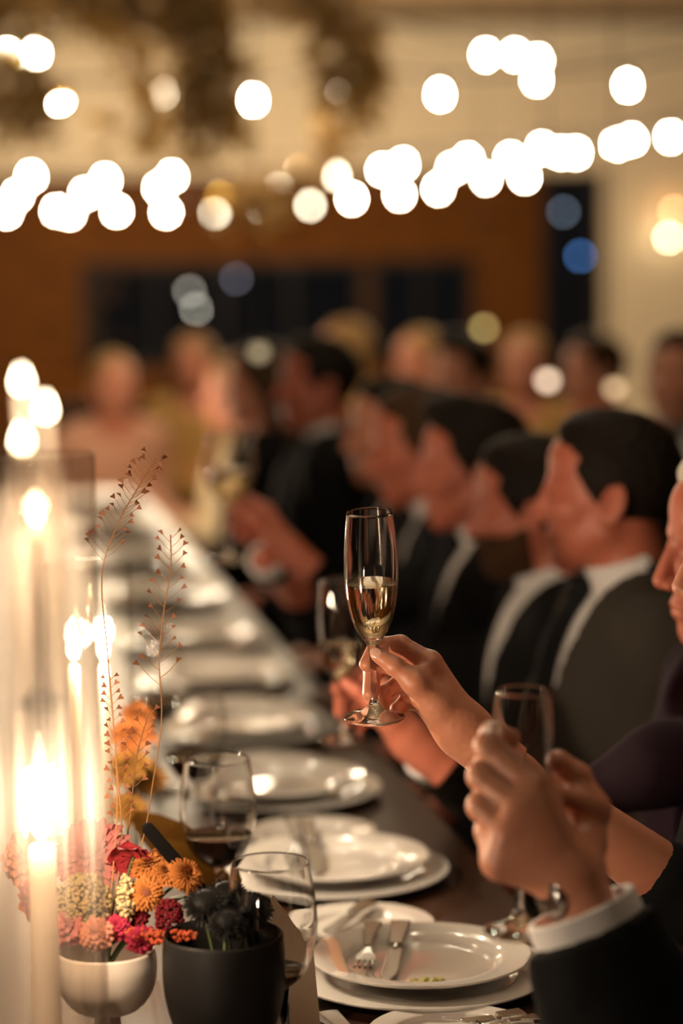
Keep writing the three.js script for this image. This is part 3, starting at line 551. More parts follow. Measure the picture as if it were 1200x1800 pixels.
    if (o.pocket) part(t, 'pocket_square', box(0.06, 0.02, 0.006, 0.09, 0.93 + dy, 0.128 + lean * 0.38), M.shirt);
  } else {
    const neckCut = lift(sh(V(0, 1.13, 0.04)));
    part(t, 'dress', nets((x, y, z) => { let d = smin(TS(x, y, z) - 0.008, o.sleeveless ? 9 : sleeves(x, y, z, -0.01), 0.03) + 0.003 * noise.noise(x * 12, y * 16, z * 12); d = smax(d, -ell(x, y, z, neckCut.x, neckCut.y, neckCut.z, 0.095, 0.13, 0.13), 0.01); return d; }, lo, hi, cell), o.dress);
  }
  const leg = (x, y, z) => { const X = Math.abs(x); let d = cap(X, y, z, V(0.095, 0.535, 0), V(0.115, 0.52, 0.44), 0.1, 0.068); d = smin(d, cap(X, y, z, V(0.115, 0.51, 0.44), V(0.115, 0.1, 0.4), 0.066, 0.05), 0.03); return d; };
  const lower = cached('trousers', () => nets(leg, V(-0.22, 0.03, -0.12), V(0.22, 0.65, 0.53), 0.016));
  part(t, o.suit ? 'trousers' : 'skirt', lower, o.suit ?? o.dress);
  const shoe = cached('shoe', () => nets((x, y, z) => Math.max(smin(ell(x, y, z, 0, 0.035, 0.03, 0.043, 0.04, 0.12), cap(x, y, z, V(0, 0.05, -0.05), V(0, 0.1, -0.055), 0.042, 0.046), 0.03), -y), V(-0.06, -0.01, -0.12), V(0.06, 0.15, 0.17), 0.009));
  for (const s of [-1, 1]) part(t, 'shoe', shoe, M.leather).position.set(s * 0.115, 0, 0.43);
  if (o.chair !== false) chair(o.chairLabel, o.pos, o.turn);
  t.userData.arms = undefined;
  return { t, arms, L };
}
const chairGeo = { seat: box(0.42, 0.035, 0.42, 0, 0.381, 0, 0.012), back: box(0.4, 0.38, 0.025, 0, 0.76, -0.23, 0.01), leg: new THREE.CylinderGeometry(0.016, 0.012, 0.366, 10).translate(0, 0.183, 0), post: box(0.03, 0.58, 0.03, 0, 0.64, -0.225, 0.008) };
function chair(label, pos, turn) {
  const c = thing('dining_chair', label, 'chair', pos, turn, 'dark chairs');
  part(c, 'seat', chairGeo.seat, M.darkFrame); part(c, 'backrest', chairGeo.back, M.darkFrame);
  for (const x of [-0.17, 0.17]) { part(c, 'back_post', chairGeo.post, M.darkFrame).position.x = x; for (const z of [-0.17, 0.17]) part(c, 'leg', chairGeo.leg, M.darkFrame).position.set(x, 0, z); }
}
const FACE = -Math.PI / 2;                                   // looking across the table, towards -x
// hips position of someone whose ear shows at a pixel column at a depth
const hips = (px, z, back = 0.02) => { const p = P(px, 880, z); return V(p.x + back, 0, p.z); };

// 0: near guest, only the hand, cuff and sleeve reach into the picture
{
  const hold = handJoints(HOLD, P(914, 1420, 2.16)); hold.cell = 0.0025;
  const wrist = P(1030, 1618, 2.145);
  hold.wrist = P(1008, 1545, 2.145); hold.forearm = P(1040, 1650, 2.145);
  const r = person('nearest person at right, dark suit sleeve, white cuff and wristwatch, holding a flute', {
    pos: hips(1640, 2.2, 0.02), turn: FACE, cell: 0.011, fine: 0.005, hairStyle: 'short', suit: M.suit, chairLabel: 'dark chair under the nearest guest with the wristwatch', lean: 0.1,
    arms: [{ elbow: P(1165, 1940, 2.14), wrist, hand: hold, fat: 0.034 }, null],
  });
  const wd = P(1043, 1672, 2.145).sub(P(1005, 1540, 2.145)).normalize();
  const w = thing('wristwatch', 'dark wristwatch with a shiny case on the near blurred wrist', 'watch', P(1014, 1563, 2.145));
  w.quaternion.setFromUnitVectors(V(0, 1, 0), wd);
  part(w, 'strap', new THREE.TorusGeometry(0.0255, 0.0042, 10, 48).rotateX(Math.PI / 2).scale(1, 2.4, 1), M.leather);
  const ci = V(0, 0, 0), dirL = CX.clone().multiplyScalar(-0.82).addScaledVector(CZ, -0.45).addScaledVector(wd, 0).normalize();
  const q = w.quaternion.clone().invert(), ld = dirL.clone().applyQuaternion(q).setY(0).normalize();
  const cs = part(w, 'case', lathe([[0, 0], [0.019, 0], [0.02, 0.002], [0.02, 0.007], [0.018, 0.009], [0, 0.009]], 40), M.steel); cs.quaternion.setFromUnitVectors(V(0, 1, 0), ld); cs.position.copy(ld).multiplyScalar(0.025);
}
// 1: the bare arm that raises the flute
{
  const g = handJoints(GRIP, P(659, 1180, FOCUS)); g.cell = 0.0022;
  const r = person('person in short black sleeves raising the sharp champagne flute with a bare forearm', {
    pos: hips(1440, 2.68, 0.03), turn: FACE, cell: 0.011, fine: 0.005, hairStyle: 'bun', hair: M.hairBrown, dress: M.blackDress, chairLabel: 'dark chair under the guest raising the sharp flute', lean: 0.1,
    arms: [null, { elbow: P(1235, 1592, 2.6), wrist: g.forearm.clone(), hand: g, bare: true, sleeve: 0.2 }],
  });
  // thumb nail
  const { t, L } = r, th = g.thumb.map(L), d = th[3].clone().sub(th[2]).normalize(), toCam = L(camera.position).sub(th[3]).normalize(), n = toCam.addScaledVector(d, -toCam.dot(d)).normalize();
  const nail = part(t, 'fingernail', new THREE.SphereGeometry(1, 16, 10).scale(0.0058, 0.0016, 0.0072), M.nail);
  const side = d.clone().cross(n).normalize(); nail.quaternion.setFromRotationMatrix(new THREE.Matrix4().makeBasis(side.clone().negate(), n, d)); nail.position.copy(th[3]).addScaledVector(n, 0.0073).addScaledVector(d, 0.001);
}
// 2: older guest whose nose and chin show at the frame's right edge
person('older person with pale grey hair in dark plum clothes, profile cut by the right edge', { pos: hips(1288, 2.98, 0.06), turn: FACE, cell: 0.011, fine: 0.0035, head: { nose: 1.1, fat: 0.004 }, hairStyle: 'short', hair: M.hairGrey, skin: M.skinRed, dress: M.plum, lean: 0.08, pitch: 0.06, dy: -0.03, headShift: V(0, 0, -0.024), slim: 1.12, arms: [{ elbow: P(1160, 1345, 2.86), wrist: P(1020, 1405, 2.9) }, null], chairLabel: 'dark chair under the grey-haired guest' });
// 3: man in grey
{
  const g = handJoints(GRIP, P(603, 1222, 3.3)); g.cell = 0.0035;
  person('man in grey suit, white shirt and dark tie with short dark hair', { pos: hips(1062, 3.62, 0.06), turn: FACE - 0.04, skin: M.skinRed, cell: 0.01, fine: 0.0035, hairStyle: 'short', suit: M.suitGrey, lean: 0.06, yaw: -0.3, pitch: 0, dy: -0.028, headSize: 0.96, chairLabel: 'dark chair under the man in grey', arms: [null, { elbow: P(905, 1440, 3.62), wrist: P(752, 1330, 3.36), hand: g }] });
}
// 4: bearded man
person('bearded man in a black suit and open white shirt, next beyond the man in grey', { pos: hips(935, 4.08, 0.08), turn: FACE - 0.08, skin: M.skinRed, cell: 0.012, fine: 0.004, hairStyle: 'short', beardMat: M.beard, suit: M.suit, tie: false, lean: 0.1, pitch: 0.1, dy: -0.1, yaw: -0.3, headSize: 0.96, chairLabel: 'dark chair under the bearded man' });
// 5: man with the quiff, arm stretched out with a glass
{
  const g = handJoints(GRIP, P(412, 905, 4.4)); g.cell = 0.0045;
  person('flushed man in black suit with a tall dark quiff behind the raised flute', { pos: hips(832, 4.55, 0.08), turn: FACE - 0.05, cell: 0.013, fine: 0.0045, hairStyle: 'quiff', skin: M.skinRed, suit: M.suit, lean: 0.1, pitch: 0.05, dy: -0.075, yaw: -0.05, headSize: 0.97, chairLabel: 'dark chair under the man with the quiff', arms: [null, { elbow: P(560, 1085, 4.7), wrist: P(468, 985, 4.45), hand: g }] });
}
// 6 and on: the row behind, ever more blurred
person('pink-faced man in a dark suit, sixth guest along the right row', { pos: hips(742, 5.05, 0.12), turn: FACE - 0.1, cell: 0.014, fine: 0.006, hairStyle: 'short', hair: M.hairBrown, skin: M.skinRed, suit: M.suitNavy, lean: 0.16, pitch: 0.1, dy: -0.08, chairLabel: 'dark chair under the sixth guest' });
person('pale-faced person in a dark suit leaning in, seventh guest along the right row', { pos: hips(672, 5.6, 0.12), turn: FACE, cell: 0.014, fine: 0.006, hairStyle: 'short', suit: M.suit, lean: 0.12, dy: -0.09, chairLabel: 'dark chair under the seventh guest' });
person('dark-haired man in black suit and wide white collar, far along the row', { pos: hips(560, 6.3, 0.05), turn: FACE - 0.2, cell: 0.015, fine: 0.006, hairStyle: 'short', skin: M.skinRed, suit: M.suit, lean: 0.05, dy: -0.02, yaw: 0.2, chairLabel: 'dark chair under the man with the wide collar' });
person('brown-haired person in a black dress beside the far blurred hand', { pos: hips(435, 7.3, 0.05), turn: FACE - 0.3, cell: 0.016, fine: 0.007, hairStyle: 'long', hair: M.hairBrown, dress: M.blackDress, dy: -0.08, chairLabel: 'dark chair under the brown-haired guest' });
person('fair-haired person in cream far along the row', { pos: hips(382, 8.15, 0.08), turn: FACE - 0.4, cell: 0.016, fine: 0.007, hairStyle: 'long', hair: M.hairBlond, skin: M.skinPale, dress: M.creamDress, dy: -0.15, chairLabel: 'dark chair under the guest in cream' });
person('fair-haired person in pink near the far end of the row', { pos: hips(195, 9.4, 0), turn: 0.2, cell: 0.016, fine: 0.007, hairStyle: 'bun', hair: M.hairBlond, skin: M.skinPale, dress: M.pinkDress, dy: -0.19, lean: 0.1, chairLabel: 'dark chair under the guest in pink' });
person('auburn-haired person in ochre at the far end of the row', { pos: hips(345, 10.5, 0), turn: -0.3, cell: 0.016, fine: 0.007, hairStyle: 'long', hair: M.hairBlond, skin: M.skinPale, dress: M.ochreDress, dy: -0.17, chairLabel: 'dark chair under the guest in ochre' });
// guests at tables further right
[[1050, 8.2, 'short', M.hairBrown, M.redDress, 'in red', -0.1], [820, 7.4, 'quiff', M.hair, M.suit, 'with dark swept-up hair', -0.07], [1192, 6.4, 'short', M.hair, M.suit, 'with black hair cut by the right edge', -0.02], [612, 10.5, 'long', M.hairBlond, M.ochreDress, 'in orange beyond the flute', -0.12], [742, 9.6, 'bun', M.hairBlond, M.ochreDress, 'in ochre behind the quiff', -0.13], [925, 9.2, 'long', M.hairBlond, M.ochreDress, 'in ochre under the pale round light', -0.13]].forEach(([px, z, hs, hm, cl, say, dy], i) => {
  const suit = cl === M.suit;
  person(`blurred far guest ${say}, seated at another table`, { pos: hips(px, z, 0), turn: FACE + (i % 3 - 1) * 0.5 + 0.6, cell: 0.018, fine: 0.008, hairStyle: hs, hair: hm, suit: suit ? cl : undefined, dress: cl, dy, skin: M.skin, chairLabel: `dark chair under the far guest ${say}` });
});

// ───────────────────────── flowers, vessels, card ─────────────────────────
function petal(l, w, curl, cupd) {
  const g = new THREE.PlaneGeometry(w, l, 2, 4); g.translate(0, l / 2, 0); const p = g.attributes.position;
  for (let i = 0; i < p.count; i++) { const x = p.getX(i), y = p.getY(i), t = y / l, k = Math.sin(Math.min(1, 0.18 + t * 0.95) * Math.PI) ** 0.5; p.setXYZ(i, x * (0.25 + 0.75 * k), y * (1 - 0.15 * curl * t), curl * l * t * t * 0.5 + cupd * (Math.abs(x) / w) * w); }
  g.computeVertexNormals(); return g;
}
function flowerHead(r, rows, n, dome, w) {
  const list = [];
  for (let k = 0; k < rows; k++) { const t = k / (rows - 1), m = Math.round(n * (1 - 0.55 * t)); for (let i = 0; i < m; i++) { const g = petal(r * (0.98 - 0.5 * t) * rr(0.9, 1.08), w * (1 - 0.3 * t), 0.5, 0.3); g.rotateX(Math.PI / 2 - (0.12 + dome * t) + rr(-0.08, 0.08) - (dome > 1.1 ? 0 : 0)); g.translate(0, 0.1 * r * t, 0.1 * r * (1 - t)); g.rotateY((i + 0.5 * (k % 2)) / m * Math.PI * 2 + rr(-0.06, 0.06)); list.push(g); } }
  return merge(list);
}
const dbl = (c, r = 0.7) => phys({ specularIntensity: 0.25, color: lin(...c), roughness: r, side: THREE.DoubleSide, transmission: 0.2, thickness: 0 });
const FL = { orange: dbl([0.42, 0.155, 0.04]), rust: dbl([0.3, 0.1, 0.025]), core: std({ color: lin(0.14, 0.04, 0.015), roughness: 0.9 }), red: dbl([0.4, 0.035, 0.045]), crimson: dbl([0.13, 0.006, 0.012]), coral: dbl([0.42, 0.075, 0.03]), magenta: dbl([0.34, 0.025, 0.06]), peach: dbl([0.5, 0.22, 0.15]), pink: dbl([0.42, 0.15, 0.14]), cream: std({ color: lin(0.5, 0.38, 0.19), roughness: 0.9 }), khaki: std({ color: lin(0.27, 0.2, 0.09), roughness: 0.9 }), ochre: dbl([0.22, 0.105, 0.018]), black: dbl([0.006, 0.005, 0.0045], 0.5), leaf: dbl([0.03, 0.05, 0.015]), straw: std({ color: lin(0.4, 0.2, 0.08), roughness: 0.8 }), pod: std({ color: lin(0.3, 0.11, 0.05), roughness: 0.7, side: THREE.DoubleSide }) };
const zF = 2.45, bowlAt = T(192, zF), bowlTop = up(bowlAt, 0.14);
const headCache = {};
function bloom(label, px, py, z, r, face, mat, { rows = 4, n = 22, dome = 0.9, w = 0.009, core = FL.core, root = bowlTop, name = 'chrysanthemum', coreR = 0.2 } = {}) {
  const at = P(px, py, z), t = thing(name, label, 'flower', at), q = new THREE.Quaternion().setFromUnitVectors(V(0, 1, 0), face.clone().normalize());
  const g = headCache[[r, rows, n, dome, w].join()] ??= flowerHead(r, rows, n, dome, w);
  part(t, 'petals', g, mat).quaternion.copy(q);
  if (core) part(t, 'flower_centre', new THREE.SphereGeometry(r * coreR, 16, 10).scale(1, 0.6, 1).translate(0, r * 0.22, 0), core).quaternion.copy(q);
  const e = root.clone().sub(at), f = face.clone().normalize().multiplyScalar(-0.02);
  part(t, 'stem', tube([V(0, 0, 0), f, e.clone().multiplyScalar(0.6).add(f.multiplyScalar(0.5)), e], 0.0016, 14, 6), M.green);
  return t;
}
const face = (r, u, c) => CX.clone().multiplyScalar(r).addScaledVector(CY, u).addScaledVector(CZ, -c);
{
  const b = thing('footed_bowl', 'small white ceramic footed bowl full of orange and pink flowers', 'bowl', bowlAt);
  part(b, 'bowl', lathe([[0.013, 0.072], ...spline([[0.016, 0.073], [0.034, 0.08], [0.047, 0.098], [0.051, 0.12], [0.0495, 0.139]], 24), [0.0485, 0.14], [0.0472, 0.139], ...spline([[0.0485, 0.12], [0.0445, 0.1], [0.032, 0.084], [0, 0.078]], 20)], 64), M.whiteClay);
  part(b, 'foot', lathe([[0, 0], [0.036, 0], [0.037, 0.003], ...spline([[0.035, 0.012], [0.026, 0.032], [0.015, 0.055], [0.013, 0.072]], 14)], 48), M.whiteClay);
}
bloom('orange pompon chrysanthemum at the right tip of the bunch, turned to the right', 328, 1538, 2.44, 0.02, face(0.55, 0.45, 0.5), FL.orange, { rows: 7, n: 30, dome: 1.25, w: 0.0058, coreR: 0.22 });
bloom('orange chrysanthemum left of the centre of the bunch, seen edge on', 262, 1522, 2.46, 0.021, face(-0.2, 0.9, 0.3), FL.orange, { rows: 7, n: 30, dome: 1.25, w: 0.0058 });
bloom('orange chrysanthemum between the other two in the top row', 293, 1535, 2.45, 0.019, face(0.15, 0.7, 0.4), FL.orange, { rows: 7, n: 30, dome: 1.25, w: 0.0058 });
bloom('lower orange chrysanthemum facing out with a brown centre', 257, 1570, 2.43, 0.0185, face(0.2, 0.2, 0.9), FL.orange, { rows: 4, n: 24, dome: 0.9, w: 0.0065, coreR: 0.32 });
bloom('small rust-coloured chrysanthemum behind the black stick', 281, 1502, 2.48, 0.0125, face(0.1, 0.9, 0.2), FL.rust, { rows: 4, n: 20, dome: 1, w: 0.005 });
bloom('large rose-red open bloom with a pale petal edge at the top', 234, 1508, 2.47, 0.026, face(0.1, 0.35, -0.3), FL.red, { rows: 3, n: 8, dome: 0.9, w: 0.034, name: 'poppy' });
bloom('hazy pink dahlia behind the tall glass cylinder', 158, 1500, 2.5, 0.042, face(-0.1, 0.4, 0.7), FL.pink, { rows: 5, n: 24, dome: 1.1, w: 0.016, core: null, name: 'dahlia' });
bloom('peach rounded bloom at the left edge behind the candle', 42, 1503, 2.46, 0.03, face(-0.4, 0.4, 0.6), FL.peach, { rows: 4, n: 14, dome: 1.2, w: 0.026, core: null, name: 'ranunculus' });
bloom('orange drooping bloom low on the left behind the candle', 58, 1590, 2.44, 0.026, face(-0.5, -0.3, 0.5), FL.coral, { rows: 3, n: 10, dome: 1, w: 0.02, core: null, name: 'ranunculus' });
bloom('salmon bloom on the bowl rim seen through the cylinder', 168, 1642, 2.4, 0.018, face(-0.1, 0.2, 0.9), FL.peach, { rows: 4, n: 18, dome: 1, w: 0.01, core: null, name: 'carnation' });
bloom('pale pink half-open bloom low on the left of the bowl behind the candle', 118, 1625, 2.42, 0.022, face(-0.4, 0.3, 0.8), FL.pink, { rows: 4, n: 14, dome: 1.2, w: 0.018, core: null, name: 'ranunculus' });
bloom('dark pink bloom in the middle of the rim below the khaki cluster', 205, 1628, 2.42, 0.015, face(0, 0.5, 0.8), FL.magenta, { rows: 4, n: 14, dome: 1.1, w: 0.01, core: null, name: 'carnation' });
[[238, 1596, 2.455, 0.3, 0.9], [276, 1590, 2.46, 0.6, 0.5], [105, 1600, 2.44, -0.8, 0.4]].forEach(([px, py, z, r, u], i) => { const m = solo('green_leaf', `small dark green leaf in the flower bowl, ${['under the orange chrysanthemums', 'beside the crimson spike', 'at the far left behind the candle'][i]}`, 'leaf', petal(0.04, 0.022, 0.5, 0.3), FL.leaf); m.position.copy(P(px, py, z)); m.quaternion.setFromUnitVectors(V(0, 1, 0), face(r, u, 0.4).normalize()); m.rotateY(0.6 * i); });
bloom('magenta blossom drooping over the right rim of the bowl', 250, 1655, 2.41, 0.017, face(0.3, -0.4, 0.8), FL.magenta, { rows: 4, n: 14, dome: 1, w: 0.012, core: null, name: 'carnation' });
bloom('small crimson blossom under the lower orange chrysanthemum', 242, 1612, 2.44, 0.013, face(0.1, 0.1, 0.9), FL.crimson, { rows: 3, n: 12, dome: 1, w: 0.008, core: null, name: 'carnation' });
function fluff(name, label, cx, cy, z, rx, ry, rz, n, s, mat) {   // cluster of tiny buds
  const at = P(cx, cy, z), t = thing(name, label, 'flower', at), ball = new THREE.IcosahedronGeometry(1, 1), im = new THREE.InstancedMesh(ball, mat, n), m = new THREE.Matrix4();
  for (let i = 0; i < n; i++) { const a = rr(0, 6.283), c = rr(-1, 1), q = Math.sqrt(1 - c * c), k = rr(0.75, 1.05), d = s * rr(0.6, 1.25); m.makeScale(d, d * rr(0.8, 1.3), d).setPosition(V(0, 0, 0).addScaledVector(CX, rx * k * q * Math.cos(a)).addScaledVector(CY, ry * k * c).addScaledVector(CZ, rz * k * q * Math.sin(a))); im.setMatrixAt(i, m); }
  im.name = 'buds'; im.userData.kind = 'stuff'; t.add(im);
  part(t, 'stem', tube([V(0, -ry, 0), bowlTop.clone().sub(at).multiplyScalar(0.6), bowlTop.clone().sub(at).add(V(0, -0.02, 0))], 0.003, 8, 6), M.green);
}
fluff('yarrow', 'khaki fluffy flower cluster behind the tall cylinder', 148, 1588, 2.43, 0.026, 0.03, 0.02, 900, 0.0022, FL.khaki);
fluff('yarrow', 'cream flower cluster left of the orange chrysanthemums', 222, 1580, 2.43, 0.009, 0.024, 0.012, 130, 0.0021, FL.cream);
fluff('celosia', 'dark red fuzzy flower spike hanging beside the black pot', 298, 1615, 2.43, 0.014, 0.02, 0.012, 500, 0.0016, FL.crimson);
{ // coral spike lying across the rim
  const a = P(222, 1640, 2.41), b = P(345, 1644, 2.4), g = [], c = new THREE.CatmullRomCurve3([a, a.clone().lerp(b, 0.5).add(V(0, -0.003, 0)), b]);
  for (let i = 0; i < 150; i++) { const t = rnd(), p = c.getPoint(t), w = 0.0062 * Math.sin(Math.PI * Math.min(0.98, t * 0.85 + 0.12)) ** 0.7 + 0.001; g.push(new THREE.IcosahedronGeometry(0.0024, 0).translate(p.x + rr(-w, w) * 0.5, p.y + rr(-w, w), p.z + rr(-w, w) * 0.7)); }
  const t = thing('amaranth_spike', 'coral orange flower spike lying across the bowl rim towards the black pot', 'flower');
  part(t, 'spike', merge(g), FL.coral); part(t, 'stem', tube([a, a.clone().lerp(b, 0.5), b], 0.0022, 12, 6), M.green);
}
{ // black stick
  const a = P(255, 1450, 2.43), b = P(318, 1524, 2.46), d = b.clone().sub(a), l = d.length();
  const sh = new THREE.Shape(); sh.moveTo(-0.0055, 0.004); sh.quadraticCurveTo(-0.0045, -0.001, 0, -0.001); sh.quadraticCurveTo(0.0045, -0.001, 0.0055, 0.004); sh.lineTo(0.0068, l + 0.05); sh.lineTo(-0.0068, l + 0.05);
  const m = solo('flat_stick', 'flat black stick with a rounded end leaning up among the orange flowers', 'stick', new THREE.ExtrudeGeometry(sh, { depth: 0.003, bevelEnabled: true, bevelSize: 0.0008, bevelThickness: 0.0008, bevelSegments: 2 }), M.black);
  const y = d.normalize(), z = CZ.clone().negate(), x = y.clone().cross(z).normalize(); z.copy(x).cross(y);
  m.quaternion.setFromRotationMatrix(new THREE.Matrix4().makeBasis(x, y, z)); m.position.copy(a);
}
{ // black pot and its dark heads
  const p = T(398, 2.4), b = thing('black_pot', 'matt black ceramic pot beside the flower bowl holding dark seed heads', 'pot', p);
  part(b, 'pot', lathe([[0, 0], [0.03, 0], [0.032, 0.003], ...spline([[0.024, 0.012], [0.02, 0.026], [0.034, 0.046], [0.05, 0.074], [0.059, 0.108], [0.0605, 0.145], [0.059, 0.168]], 30), [0.058, 0.169], [0.0568, 0.168], ...spline([[0.058, 0.145], [0.0565, 0.108], [0.045, 0.074], [0.02, 0.052], [0, 0.05]], 20)], 72), M.blackClay);
  const root = up(p, 0.11);
  for (const [px, py, z, r, say] of [[362, 1592, 2.38, 0.024, 'left'], [398, 1576, 2.43, 0.024, 'middle'], [440, 1600, 2.4, 0.024, 'rightmost, behind the glass'], [400, 1625, 2.35, 0.02, 'lowest, at the front rim']]) bloom(`black textured seed head in the black pot, ${say}`, px, py, z, r, face(0.1, 0.7, 0.5), FL.black, { rows: 8, n: 30, dome: 1.45, w: 0.0055, core: M.black, coreR: 0.62, root, name: 'seed_head' });
}
{ // standing card
  const a = T(500, 2.56), sh = new THREE.Shape(); sh.moveTo(0, 0); sh.lineTo(0.062, 0); sh.lineTo(0.062, 0.092); sh.lineTo(0.004, 0.16); sh.lineTo(0, 0.158);
  const g = new THREE.ExtrudeGeometry(sh, { depth: 0.0007, bevelEnabled: false }), t = solo('menu_card', 'tall beige paper card standing behind the nearest wine glass', 'card', g, M.card);
  t.position.copy(a); t.rotation.set(-0.1, 0.75, 0, 'YXZ');
}
// dried grasses: heart-shaped pods on hair-thin stems
const podGeo = (() => { const s = new THREE.Shape(); s.moveTo(0, 0); s.lineTo(0.0034, 0.0062); s.quadraticCurveTo(0.0018, 0.0074, 0, 0.0058); s.quadraticCurveTo(-0.0018, 0.0074, -0.0034, 0.0062); s.lineTo(0, 0); return new THREE.ExtrudeGeometry(s, { depth: 0.0006, bevelEnabled: false }).translate(0, 0, -0.0003); })();
function grass(label, pts, from, n, len, podMat = FL.pod) {
  const t = thing('dried_grass', label, 'dried stem'), c = new THREE.CatmullRomCurve3(pts), twigs = [];
  part(t, 'stem', new THREE.TubeGeometry(c, 50, 0.0007, 6, false), FL.straw);
  for (let i = 0; i < n; i++) {
    const s = from + (1 - from) * (i + 0.3) / n, p = c.getPoint(s), d = c.getTangent(s), side = (i % 2 ? 1 : -1), out = CX.clone().multiplyScalar(side * 0.8).addScaledVector(d, 0.55).addScaledVector(CZ, rr(-0.7, 0.7)).normalize(), l = len * rr(0.75, 1.25) * (1.15 - 0.6 * (s - from) / (1 - from)), e = p.clone().addScaledVector(out, l).add(V(0, side > 0 ? l * 0.15 : l * 0.3, 0));
    twigs.push(tube([p, p.clone().lerp(e, 0.5).add(V(0, -l * 0.06, 0)), e], 0.00032, 5, 4));
    const m = part(t, 'pod', podGeo, podMat); m.position.copy(e); m.quaternion.setFromUnitVectors(V(0, 1, 0), out.clone().add(V(rr(-0.25, 0.25), rr(-0.1, 0.4), rr(-0.25, 0.25))).normalize()); m.rotateY(rr(-0.9, 0.9)); m.scale.setScalar(rr(0.75, 1.1));
  }
  part(t, 'twigs', merge(twigs), FL.straw);
}
const gz = 2.54;
grass('tallest dry shepherd’s purse stalk with heart-shaped pods leaning right, above the cylinders', [bowlTop, P(206, 1400, 2.5), P(190, 1160, gz), P(180, 1005, gz), P(205, 925, gz), P(240, 862, gz), P(275, 806, gz)], 0.53, 38, 0.017);
grass('dry podded stalk standing against the right slim candle', [bowlTop, P(214, 1480, 2.5), P(208, 1380, 2.52), P(200, 1280, 2.52), P(193, 1190, 2.52)], 0.32, 34, 0.009);
grass('pale dry stalk rising behind the smaller glasses with sparse pods', [bowlTop, P(250, 1480, 2.52), P(268, 1380, 2.58), P(284, 1260, 2.6), P(280, 1160, 2.62), P(287, 1080, 2.62), P(300, 1000, 2.62), P(300, 940, 2.62)], 0.5, 26, 0.02);
grass('short thin dry stalk crossing in front of the yellow flowers', [bowlTop, P(228, 1440, 2.55), P(240, 1330, 2.58), P(262, 1250, 2.6)], 0.45, 16, 0.012);
{ // second vase of yellow dried flowers further back
  const p = T(236, 3.15), v = thing('glass_vase', 'clear glass vase of mustard dried flowers behind the cylinder', 'vase', p);
  part(v, 'vase', lathe([[0, 0], [0.026, 0], [0.028, 0.004], ...spline([[0.03, 0.01], [0.034, 0.04], [0.026, 0.08], [0.024, 0.1]], 16)], 48), M.thin);
  const root = up(p, 0.02);
  for (const [px, py, z, r, m, say] of [[232, 1290, 3.12, 0.034, FL.rust, 'topmost amber head of'], [222, 1345, 3.1, 0.034, FL.ochre, 'left middle head of'], [252, 1365, 3.14, 0.032, FL.ochre, 'right middle head of'], [228, 1420, 3.08, 0.028, FL.ochre, 'lowest head of'], [244, 1255, 3.2, 0.024, FL.rust, 'small upper head of']]) bloom(`${say} the mustard dried flowers behind the cylinder`, px, py, z, r, face(rr(-0.4, 0.4), 0.7, 0.5), m, { rows: 5, n: 20, dome: 1.1, w: 0.01, core: null, root, name: 'strawflower' });
  for (const [px, py, z, say] of [[318, 1462, 2.98, 'upper'], [352, 1510, 2.92, 'lower']]) { const g = petal(0.12, 0.055, 0.5, 0.25), m = solo('autumn_leaf', `large mustard leaf between the black stick and the red wine glass, ${say} one`, 'leaf', g, FL.ochre); m.position.copy(P(px + 40, py + 60, z)); m.quaternion.setFromUnitVectors(V(0, 1, 0), face(-0.75, 0.6, 0.1).normalize()); }
}
{ // strips and crumbs on the nearest plate
  const y = PLT + 0.012, w = thing('orange_peel', 'curled strip of translucent orange peel on the rim of the nearest plate', 'food scrap');
  const A = T(560, 2.78, PLT + 0.03), B = T(578, 2.76, PLT + 0.04), C = T(596, 2.72, PLT + 0.024), D = T(612, 2.69, y), list = [];
  const c = new THREE.CatmullRomCurve3([A, B, C, D]), N = 24, pos = [], idx = [];
  for (let i = 0; i <= N; i++) { const p = c.getPoint(i / N), q = 0.004 * (0.5 + Math.sin(i / N * 2.8)); for (const s of [-1, 1]) pos.push(p.x + s * q, p.y + (s > 0 ? 0.002 : 0), p.z + s * q * 0.3); if (i < N) { const k = i * 2; idx.push(k, k + 1, k + 2, k + 1, k + 3, k + 2); } }
  const g = new THREE.BufferGeometry(); g.setAttribute('position', new THREE.Float32BufferAttribute(pos, 3)); g.setIndex(idx); g.computeVertexNormals();
  part(w, 'strip', g, phys({ color: lin(0.75, 0.46, 0.3), roughness: 0.35, side: THREE.DoubleSide, transmission: 0.5, thickness: 0 }));
  const s = thing('food_crumbs', 'pale green smear of food left on the nearest plate', 'food scrap', T(752, 2.71, PLT + 0.0062));
  part(s, 'smear', nets((x, yy, z) => ell(x, yy, z, 0, 0, 0, 0.02, 0.0022, 0.007) + 0.003 * noise.noise(x * 130, yy * 90, z * 130), V(-0.025, -0.006, -0.015), V(0.025, 0.006, 0.015), 0.001), std({ color: lin(0.42, 0.4, 0.12), roughness: 0.5 }));
  const f = thing('bread_piece', 'piece of golden bread on the nearest side plate', 'food', T(700, 2.52, TY + 0.012));
  part(f, 'bread', nets((x, yy, z) => ell(x, yy, z, 0, 0, 0, 0.03, 0.012, 0.02) + 0.004 * noise.noise(x * 70, yy * 70, z * 70), V(-0.04, -0.02, -0.03), V(0.04, 0.02, 0.03), 0.002), std({ color: lin(0.6, 0.36, 0.1), roughness: 0.7 }));
}

